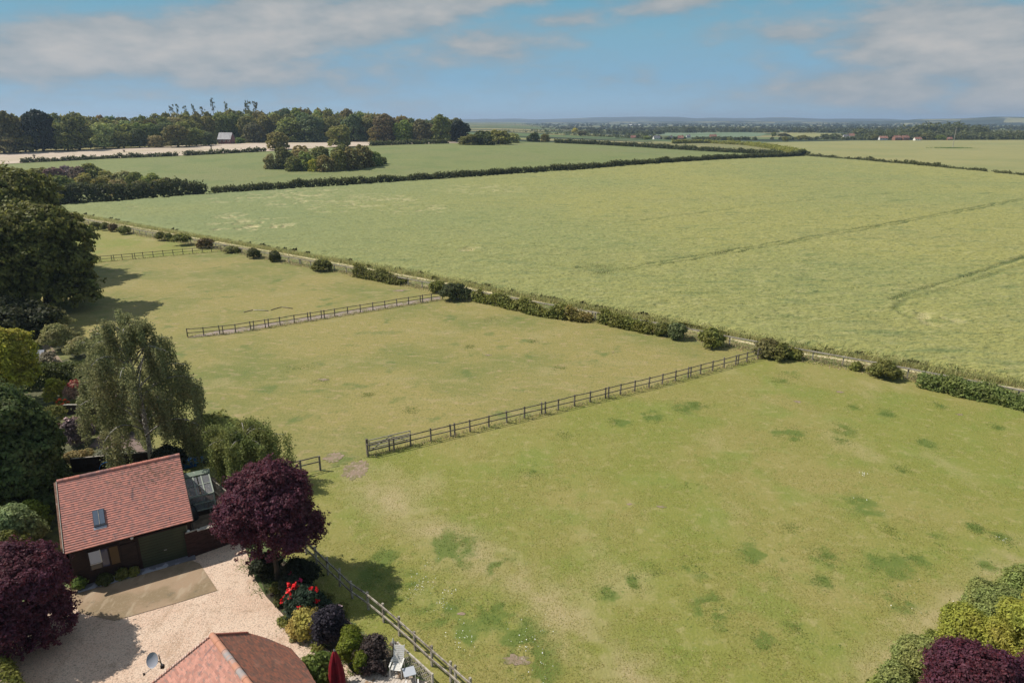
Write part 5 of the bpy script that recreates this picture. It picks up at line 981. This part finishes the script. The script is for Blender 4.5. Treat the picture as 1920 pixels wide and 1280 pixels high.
while k*.16 < L: mb.bar((k*.16, .03, .28), (min(k*.16+.1, L), .03, 1.08), .03, .03); k += 1
mb.build('lattice', PALEWOOD, t)
for x in (0, L): MB().box((x, 0, .62), (.09, .09, 1.24)).build('post', PALEWOOD, t)
field('yard_earth', [P(*q, 0) for q in [(330, 905), (400, 895), (470, 935), (455, 1010), (358, 1044), (345, 960)]], surf('yard_floor', (.20, .15, .11), [dict(c=(.12, .09, .06), s=1.5, lo=.4, hi=.6)]), .055, 0)
p = P(432, 985, 0); t = thing('timber_stack', 'short pale plank resting along the top of the reddish board fence', 'plank', P(395, 988, 1.80), math.atan2(EB.y-EA.y, EB.x-EA.x)); MB().box((0, 0, .04), (1.5, .22, .04)).build('plank', PALEWOOD, t); t['category'] = 'plank'; t.name = 'plank'
p = P(205, 893, 0); t = thing('hoop', 'blue hoop of a garden toy showing above the garage ridge', 'hoop', p, .2); c_ = ztop(p, 884); MB().tube([(.55*math.cos(a), 0, .62+.55*math.sin(a)) for a in [2*math.pi*k/28 for k in range(29)]], .025, 6).build('ring', BLUEPL, t); MB().tube([(-.5, 0, 0), (0, 0, .2), (.5, 0, 0)], .03, 6).build('foot', METAL, t)

# ------------------------------------------------------------------ flower border
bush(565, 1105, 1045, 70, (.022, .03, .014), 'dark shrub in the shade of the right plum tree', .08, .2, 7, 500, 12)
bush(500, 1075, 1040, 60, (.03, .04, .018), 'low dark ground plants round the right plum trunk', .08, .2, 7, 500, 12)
o = bush(548, 1128, 1078, 46, (.055, .07, .045), 'grey-leaved rose with one crimson bloom in the border', .07, .18, 6, 420, 12); blooms(o, 2, .16, (.55, .02, .10), 11, 8, (.75, 1))
o = bush(574, 1158, 1100, 84, (.035, .065, .035), 'rose bush covered with bright red flowers', .07, .18, 8, 900, 12); blooms(o, 13, .15, (.70, .010, .015), 12, 8, (.35, 1))
bush(574, 1190, 1144, 62, (.50, .44, .10), 'pale yellow variegated shrub below the red roses', .07, .16, 8, 700, 12)
bush(560, 1140, 1118, 30, (.10, .15, .03), 'green upper shoots between the red roses and the yellow shrub', .07, .16, 6, 200, 12) if False else None
o = bush(622, 1208, 1136, 64, (.045, .038, .055), 'dark purple-leaved elder with two pale pink flower heads', .07, .2, 9, 900, 13, rough=.2); blooms(o, 2, .15, (.62, .42, .46), 13, 8, (.5, 1))
bush(661, 1236, 1180, 66, (.17, .21, .012), 'clipped dome-shaped lime green shrub', .055, .12, 4, 1100, 14, rough=.04)
bush(680, 1268, 1222, 30, (.15, .2, .012), 'low lime green shrub spilling down beside the lattice post', .055, .12, 5, 400, 12)
bush(700, 1254, 1198, 74, (.085, .062, .058), 'twiggy purple-grey shrub above the lattice screen', .06, .22, 8, 600, 12, rough=.25)
bush(598, 1300, 1228, 70, C_BRIGHT, 'leafy green bush between the house roof and the red parasol', .085, .22, 9, 900, 12)

for k, (u, v, w, h, c, lab) in enumerate([(536, 1168, 24, .35, C_MID, 'low green edging plant left of the yellow variegated shrub'), (556, 1196, 20, .3, C_GREY, 'grey edging plant at the foot of the yellow variegated shrub'), (597, 1214, 22, .3, C_MID, 'small plant between yellow shrub and dark elder'),
        (640, 1150, 30, .5, C_MID, 'green plant behind the dark purple elder'), (610, 1130, 30, .6, C_OAK, 'leafy plant behind the red roses by the lawn'), (530, 1130, 30, .5, C_DARK, 'dark plant at the gravel edge below the right plum'), (640, 1225, 24, .35, C_OLIVE, 'olive edging plant right of the dark elder'), (520, 1108, 26, .5, C_OAK, 'edging plant nearest the right plum trunk')]):
    bush(0, 0, 0, 0, c, lab, .06, .14, 5, 150, 12, p=P(u, v, 0), hh=h, w_=w*.032, rough=.25)
tag(blades('border_grass', np.concatenate([np.random.RandomState(8).normal(size=(260, 2))*[.35, .35]+[q.x, q.y] for q in XY([(470, 1062), (500, 1105), (548, 1172), (590, 1200), (640, 1235), (660, 1262)])]), .14, .02, np.random.RandomState(9), LUSH, .05, .8), 'weeds and fallen leaves along the gravel edge', 'weeds', kind='stuff')
# ------------------------------------------------------------------ house roof at the bottom
hz = 5.5; A_ = P(398, 1190, hz); B_ = P(466, 1280, hz); rd = (B_-A_).normalized(); nr = Vector((-rd.y, rd.x, 0)); nr = nr if nr.x > 0 else -nr
RL = 6.0; hA = math.atan2(rd.y, rd.x)
H_ = thing('house', 'brick house with weathered red tiled roof seen from above its ridge', 'house', (A_.x, A_.y, 0), hA)
yl = 1 if (Matrix.Rotation(hA, 3, 'Z') @ Vector((0, 1, 0))).dot(nr) > 0 else -1   # local y sign that points right
tanr = math.tan(math.radians(42))
def onplane(u, v, side):
    d = Vector(ray(u, v)); n = (nr*side*tanr); # z = hz - tan*dist ; dist = side*nr.(p-A)
    o = Vector((0, 0, CH)); k = nr*side*tanr; # z + k.(p-A) = hz
    t = (hz+k.dot(A_)-CH-k.dot(o))/(d.z+k.dot(d)); return o+d*t
def tolocal(p): q = p-Vector((A_.x, A_.y, 0)); return Matrix.Rotation(-hA, 3, 'Z') @ q
R1 = [tolocal(onplane(*q, 1)) for q in [(398, 1190), (465, 1186), (500, 1196), (545, 1215), (572, 1246), (594, 1284), (625, 1345)]]
L1 = [tolocal(onplane(*q, -1)) for q in [(398, 1190), (285, 1280), (225, 1330)]]
end = tolocal(A_+rd*RL)
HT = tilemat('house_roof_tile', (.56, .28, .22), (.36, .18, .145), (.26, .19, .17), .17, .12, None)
HT2 = tilemat('painted_shade_tile', (.34, .13, .085), (.17, .095, .075), (.10, .085, .07), .17, .12, None)  # darker copy of the roof tile, the slope's shade put into its colour
def slope(nm, pts, m):
    o = Vector((0, 0, hz)); pts = [Vector(p) for p in pts]; x = Vector((1, 0, 0)); n = (pts[1]-pts[0]).cross(pts[-1]-pts[0]).normalized(); n = n if n.z > 0 else -n; yv = n.cross(x).normalized()
    mtx = Matrix((x, yv, n)).transposed().to_4x4(); mtx.translation = o; inv = mtx.inverted(); q = [inv @ p for p in pts]
    # clipped stepped tile courses
    bm = bmesh.new(); f = bm.faces.new([bm.verts.new((a.x, a.y, 0)) for a in q]); ys = [a.y for a in q]; lo, hi_ = min(ys), max(ys); k = lo+.12
    while k < hi_: bmesh.ops.bisect_plane(bm, geom=bm.verts[:]+bm.edges[:]+bm.faces[:], plane_co=(0, k, 0), plane_no=(0, 1, 0)); k += .12
    vs = []; fs = []
    up = 1 if hi_ <= .01 else -1        # ridge is at y=0
    for fc in bm.faces:
        cy = [v.co.y for v in fc.verts]; a, b = min(cy), max(cy); o_ = len(vs); nv = len(fc.verts)
        for v in fc.verts:
            t = (v.co.y-a)/max(b-a, 1e-4); low = (1-t) if up > 0 else t; vs.append((v.co.x, v.co.y, .004+.02*low))
        fs.append(tuple(range(o_, o_+nv)))
        for i in range(nv):
            p1, p2 = vs[o_+i], vs[o_+(i+1) % nv]; e = len(vs); vs += [(p1[0], p1[1], -.08), (p2[0], p2[1], -.08)]; fs.append((o_+i, e, e+1, o_+(i+1) % nv))
    bm.free(); me = bpy.data.meshes.new(nm); me.from_pydata(vs, [], fs); me.update(); ob = link(nm, me, m, H_); ob.matrix_local = mtx; return ob
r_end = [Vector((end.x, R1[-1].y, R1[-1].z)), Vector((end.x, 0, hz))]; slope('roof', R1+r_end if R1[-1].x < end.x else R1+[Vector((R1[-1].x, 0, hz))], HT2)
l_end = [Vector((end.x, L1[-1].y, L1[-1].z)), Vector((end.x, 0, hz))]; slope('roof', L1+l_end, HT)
mb = MB(); nn = int(RL/.32)
for k in range(nn):
    x = -.05+k*.32; r0 = .125+(.006 if k % 2 else 0); a_ = [math.pi*j/8 for j in range(9)]; vs = [(xx, r0*math.cos(t), hz-.03+r0*math.sin(t)) for xx in (x, x+.31) for t in a_]
    mb.add(vs, [(j, j+1, j+10, j+9) for j in range(8)]+[tuple(range(9)), tuple(range(9, 18))])
mb.build('ridge_tiles', surf('bleached_ridge', (.52, .25, .165), [dict(c=(.36, .32, .31), s=.9, st=(1.3, .1, .1), lo=.5, hi=.66), dict(c=(.55, .22, .13), s=2.4, lo=.6, hi=.7)], obj=True), H_)
def verge(a, b, nm, m, r0=.055):
    mb = MB(); a = Vector(a); b = Vector(b); n = int((b-a).length/.13)
    for k in range(n): mb.bar(a.lerp(b, k/n)+Vector((0, 0, .03)), a.lerp(b, (k+.75)/n)+Vector((0, 0, .03)), .12, .07)
    mb.build(nm, m, H_)
verge(L1[0], L1[2], 'verge', surf('verge_mortar', (.55, .40, .34), [dict(c=(.4, .2, .15), s=8, lo=.45, hi=.6)], obj=True)); verge(R1[0], R1[1], 'verge', surf('verge_tile', (.34, .12, .09), obj=True))
mb = MB(); ins = .25
x0 = .35; yr = R1[1].y*.8; ylft = L1[2].y*.92
zf = lambda y_: hz-abs(y_)*tanr-.15
mb.add([(x0, 0, 0), (x0, yr, 0), (x0, yr, zf(yr)), (x0, 0, hz-.15), (x0, ylft, zf(ylft)), (x0, ylft, 0)], [(0, 1, 2, 3), (0, 3, 4, 5)])
yr2 = R1[3].y*.85; mb.add([(x0, yr, 0), (x0, yr, zf(yr)), (R1[3].x+.4, yr2, zf(yr2)), (R1[3].x+.4, yr2, 0), (end.x, yr2, 0), (end.x, yr2, zf(yr2)), (x0, ylft, 0), (x0, ylft, zf(ylft)), (end.x, ylft, zf(ylft)), (end.x, ylft, 0)], [(0, 1, 2, 3), (3, 2, 5, 4), (6, 7, 8, 9)])
mb.build('wall', surf('house_brick', (.30, .13, .09), [dict(c=(.2, .09, .07), s=6, lo=.4, hi=.6)]), H_)
# satellite dish on the gable verge
dp = P(288, 1236, 3.9); t = thing('satellite_dish', 'grey oval satellite dish on a short arm beside the house gable', 'satellite dish', dp, .25)
prof = [(r, .28*(r/.34)**2*.34) for r in (.0, .08, .16, .24, .30, .34)]; mb = MB(); mb.lathe(prof+[(.345, .105), (.34, .085), (.24, .035), (0, -.01)], n=24); o = mb.build('dish', surf('dish_grey', (.30, .31, .36), rough=.4), t, True); o.rotation_euler = (math.radians(62), 0, math.radians(-28)); o.scale = (.8, .92, .8)
MB().tube([(.05, .05, -.05), (.22, .10, -.30), (.30, .0, -.42)], .02, 8).build('arm', METAL, t); MB().tube([(.20, .06, .15), (.22, .1, -.45)], .025, 8).build('mast', METAL, t)
MB().tube([(0, .02, -.3), (-.28, -.42, -.28)], .012, 6).build('feed_arm', METAL, t); MB().box((-.30, -.44, -.26), (.07, .1, .07), .5).build('receiver', DARKWOOD, t); MB().box((.26, .05, -.45), (.14, .12, .14)).build('bracket', DARKWOOD, t)

# ------------------------------------------------------------------ deck, lattice, parasol, chairs, table
DZ = .28; dk = [P(*q, DZ) for q in [(655, 1268), (684, 1262), (745, 1256), (800, 1278), (900, 1380), (700, 1420), (600, 1340)]]
c0 = dk[2]; dang = math.radians(68); ux = Vector((math.cos(dang), math.sin(dang), 0)); uy = Vector((-ux.y, ux.x, 0)); D_ = thing('deck', 'bleached timber deck at the bottom of the picture', 'deck', (c0.x, c0.y, 0), dang)
bm = bmesh.new(); loc = [((q-c0).dot(ux), (q-c0).dot(uy)) for q in dk]; bm.faces.new([bm.verts.new((a[0], a[1], 0)) for a in loc]); ys = [a[1] for a in loc]; k = min(ys)
bds = []
while k < max(ys):
    b2 = bm.copy(); g = lambda: b2.verts[:]+b2.edges[:]+b2.faces[:]
    bmesh.ops.bisect_plane(b2, geom=g(), plane_co=(0, k+.008, 0), plane_no=(0, 1, 0), clear_inner=True); bmesh.ops.bisect_plane(b2, geom=g(), plane_co=(0, k+.137, 0), plane_no=(0, 1, 0), clear_outer=True)
    for f in b2.faces: bds.append([(v.co.x, v.co.y) for v in f.verts])
    b2.free(); k += .145
bm.free(); mb = MB()
for pl_ in bds:
    n = len(pl_); mb.add([(a, b, DZ) for a, b in pl_]+[(a, b, DZ-.03) for a, b in pl_], [tuple(range(n)), tuple(range(n, 2*n))[::-1]]+[(i, (i+1) % n, n+(i+1) % n, n+i) for i in range(n)])
mb.build('boards', surf('bleached_boards', (.50, .44, .38), [dict(c=(.30, .20, .12), s=1.2, lo=.5, hi=.6, st=(1, 1, 1)), dict(c=(.6, .55, .5), s=5, lo=.5, hi=.7)]), D_)
mb = MB(); n = len(loc); mb.add([(a*.99, b*.99, DZ-.05) for a, b in loc]+[(a*.99, b*.99, 0) for a, b in loc], [tuple(range(n))]+[(i, (i+1) % n, n+(i+1) % n, n+i) for i in range(n)]); mb.build('subframe', DARKWOOD, D_)
def lattice(a, b, h, z0, label, m=PALEWOOD):
    a = Vector(a); b = Vector(b); d = b-a; d.z = 0; L = d.length; t = thing('lattice_screen', label, 'lattice', (a.x, a.y, z0), math.atan2(d.y, d.x)); mb = MB(); k = -h
    while k < L:
        for s_ in (1, -1):
            x0, x1 = (k, k+h); z0_, z1 = (0, h) if s_ > 0 else (h, 0); 
            if x0 < 0: z0_ += (0-x0)*(z1-z0_)/(x1-x0)*1.; x0 = 0
            if x1 > L: z1 = z0_+(z1-z0_)*(L-x0)/(x1-x0); x1 = L
            if x1-x0 > .05: mb.bar((x0, .012*s_, z0_+.05), (x1, .012*s_, z1+.05), .02, .03)
        k += .27
    mb.build('lattice', m, t); MB().box((L/2, 0, h+.08), (L, .07, .06)).build('top_rail', m, t)
    for x in (0, L): MB().box((x, 0, h/2+.05), (.09, .09, h+.16)).build('post', m, t)
lattice(P(748, 1237, 0), P(812, 1297, 0), .85, .1, 'white lattice screen running down behind the garden chairs'); lattice(P(682, 1268, 0), P(724, 1268, 0), .75, .1, 'dark weathered lattice screen under the purple-grey shrub', WOODG)
def chair(p, rz, label, rec=.45):
    t = thing('garden_chair', label, 'chair', p, rz); m = WHITE
    mb = MB()
    for k in range(6): mb.box((0, -.22+k*.088, .42), (.48, .075, .02))
    mb.build('seat', m, t); mb = MB()
    for k in range(9): z = .05+k*.085; mb.box((0, .26+z*math.sin(rec), .44+z*math.cos(rec)), (.46, .02, .07), 0, -rec)
    mb.build('backrest', m, t)
    for s_ in (-1, 1):
        MB().bar((.27*s_, -.26, 0), (.27*s_, -.24, .62), .04).build('leg', m, t); MB().bar((.27*s_, .34, 0), (.27*s_, .22, .62), .04).build('leg', m, t)
        MB().box((.27*s_, 0, .64), (.06, .62, .03)).build('armrest', m, t); MB().bar((.24*s_, .26, .44), (.24*s_, .26+.8*math.sin(rec), .44+.8*math.cos(rec)), .03).build('back_frame', m, t)
    return t
chair(P(745, 1262, DZ), -.1, 'white slatted garden chair facing the camera beside the lattice')
p = P(768, 1273, DZ); t = thing('garden_table', 'small pale grey square table between the two white chairs', 'table', p, .35); MB().box((0, 0, .46), (.55, .55, .03)).build('tabletop', surf('pale_table', (.42, .45, .5), rough=.3), t)
for x in (-.23, .23):
    for y_ in (-.23, .23): MB().box((x, y_, .22), (.035, .035, .44)).build('leg', WHITE, t)
chair(P(774, 1305, DZ), 3.3, 'white garden chair cut off by the bottom edge, seen from behind')
p = P(636, 1312, DZ); t = thing('parasol', 'closed dark red garden parasol with pale tip', 'parasol', p); ptz = ztop(p, 1217)-DZ; mb = MB(); n = 24
vs = []; rows = [(ptz*.36, .30), (ptz*.5, .31), (ptz*.68, .26), (ptz*.84, .17), (ptz*.95, .08), (ptz*.97, .03)]
for z, r in rows:
    for k in range(n): a = 2*math.pi*k/n; rr_ = r*(1+.22*math.cos(a*6)); vs.append((rr_*math.cos(a), rr_*math.sin(a), z))
mb.add(vs, [(i*n+k, i*n+(k+1) % n, (i+1)*n+(k+1) % n, (i+1)*n+k) for i in range(len(rows)-1) for k in range(n)]); mb.build('canopy', surf('dark_red_canvas', (.22, .008, .018), [dict(c=(.15, .006, .014), s=3, lo=.45, hi=.6)]), t, True)
MB().tube([(0, 0, 0), (0, 0, ptz)], .025, 10).build('pole', METAL, t); MB().lathe([(.03, ptz*.96), (.05, ptz*.98), (.03, ptz*1.0), (0, ptz*1.01)], n=12).build('finial', METAL, t); MB().lathe([(0, 0), (.26, 0), (.26, .06), (.05, .1)], n=20).build('base', BLACKPL, t)
# stone bird ornament by the lattice
p = P(739, 1232, 0); t = thing('ornament', 'small pale garden ornament on a pedestal at the lattice corner', 'ornament', p); MB().lathe([(.14, 0), (.12, .1), (.06, .2), (.06, .7), (.16, .8), (.18, .85), (0, .8)], n=14).build('pedestal', WOODG, t, True); MB().lathe([(0, .8), (.06, .86), (.07, .95), (.03, 1.05), (.04, 1.12), (0, 1.18)], n=12).build('figure', WHITE, t, True)

# ------------------------------------------------------------------ planting in the bottom right corner and the left edge
hedge([P(*q, 0) for q in [(1660, 1340), (1735, 1290), (1815, 1235), (1890, 1185), (1980, 1130), (2080, 1090)]], 1.5, 2.2, 'mixed green hedge sloping up along the corner of the near paddock', (.30, .34, .075), .07, 80, 71, lump=.4)
bush(1712, 1300, 1200, 100, (.28, .33, .095), 'grey-green laurel at the left of the corner planting', .06, .2, 10, 3000, 16)
bush(1672, 1335, 1250, 80, (.29, .34, .10), 'low pale green shrub lowest in the corner planting', .06, .2, 8, 1600, 14)
bush(1790, 1260, 1142, 110, (.34, .37, .05), 'yellow-green shrub in the middle of the corner planting', .06, .2, 10, 3000, 16)
bush(1850, 1190, 1100, 130, (.28, .34, .10), 'blue-green shrub along the field edge, above the yellow-green one', .06, .2, 10, 2800, 16)
bush(1915, 1130, 1066, 90, (.28, .34, .09), 'uppermost green shrub at the right edge of the picture', .06, .2, 8, 1700, 14)
bush(1735, 1250, 1185, 50, (.26, .29, .06), 'small olive shrub squeezed between laurel and yellow-green shrub', .085, .2, 7, 500, 12)
big_tree(1905, 1330, 1092, 165, (.38, .39, .055), 'tall golden conifer at the right edge of the corner planting', .075, .24, 18, 3600, 22, .0, .14, name='conifer_tree', lr=(.11, .19), aspect=.35)
big_tree(1800, 1420, 1216, 235, C_PURP, 'purple plum tree in the bottom right corner', .058, .2, 18, 6500, 20, .1, .12, LEAFR, name='plum_tree', deep=.68)
big_tree(1925, 1400, 1215, 130, C_PURP, 'second purple plum tree at the extreme bottom right', .058, .2, 13, 3800, 20, .1, .12, LEAFR, name='plum_tree', deep=.68)
hedge([P(-60, 1215, 0), P(2, 1290, 0), P(40, 1400, 0)], 1.5, 1.6, 'clipped green hedge just showing at the lower left edge', C_MID, .07, 60, 70, lump=.08, top=.06)

# ------------------------------------------------------------------ haze
hz_m = newmat('haze_air'); nt = hz_m.node_tree; o_ = N(nt, 'ShaderNodeOutputMaterial'); pv = N(nt, 'ShaderNodeVolumePrincipled'); pv.inputs['Color'].default_value = (.58, .75, 1.0, 1); pv.inputs['Density'].default_value = HAZE; pv.inputs['Anisotropy'].default_value = .2
nt.links.new(pv.outputs[0], o_.inputs['Volume'])
hb = MB().box((0, 2500, 56), (32000, 30000, 120)).build('haze', hz_m); tag(hb, kind='stuff')
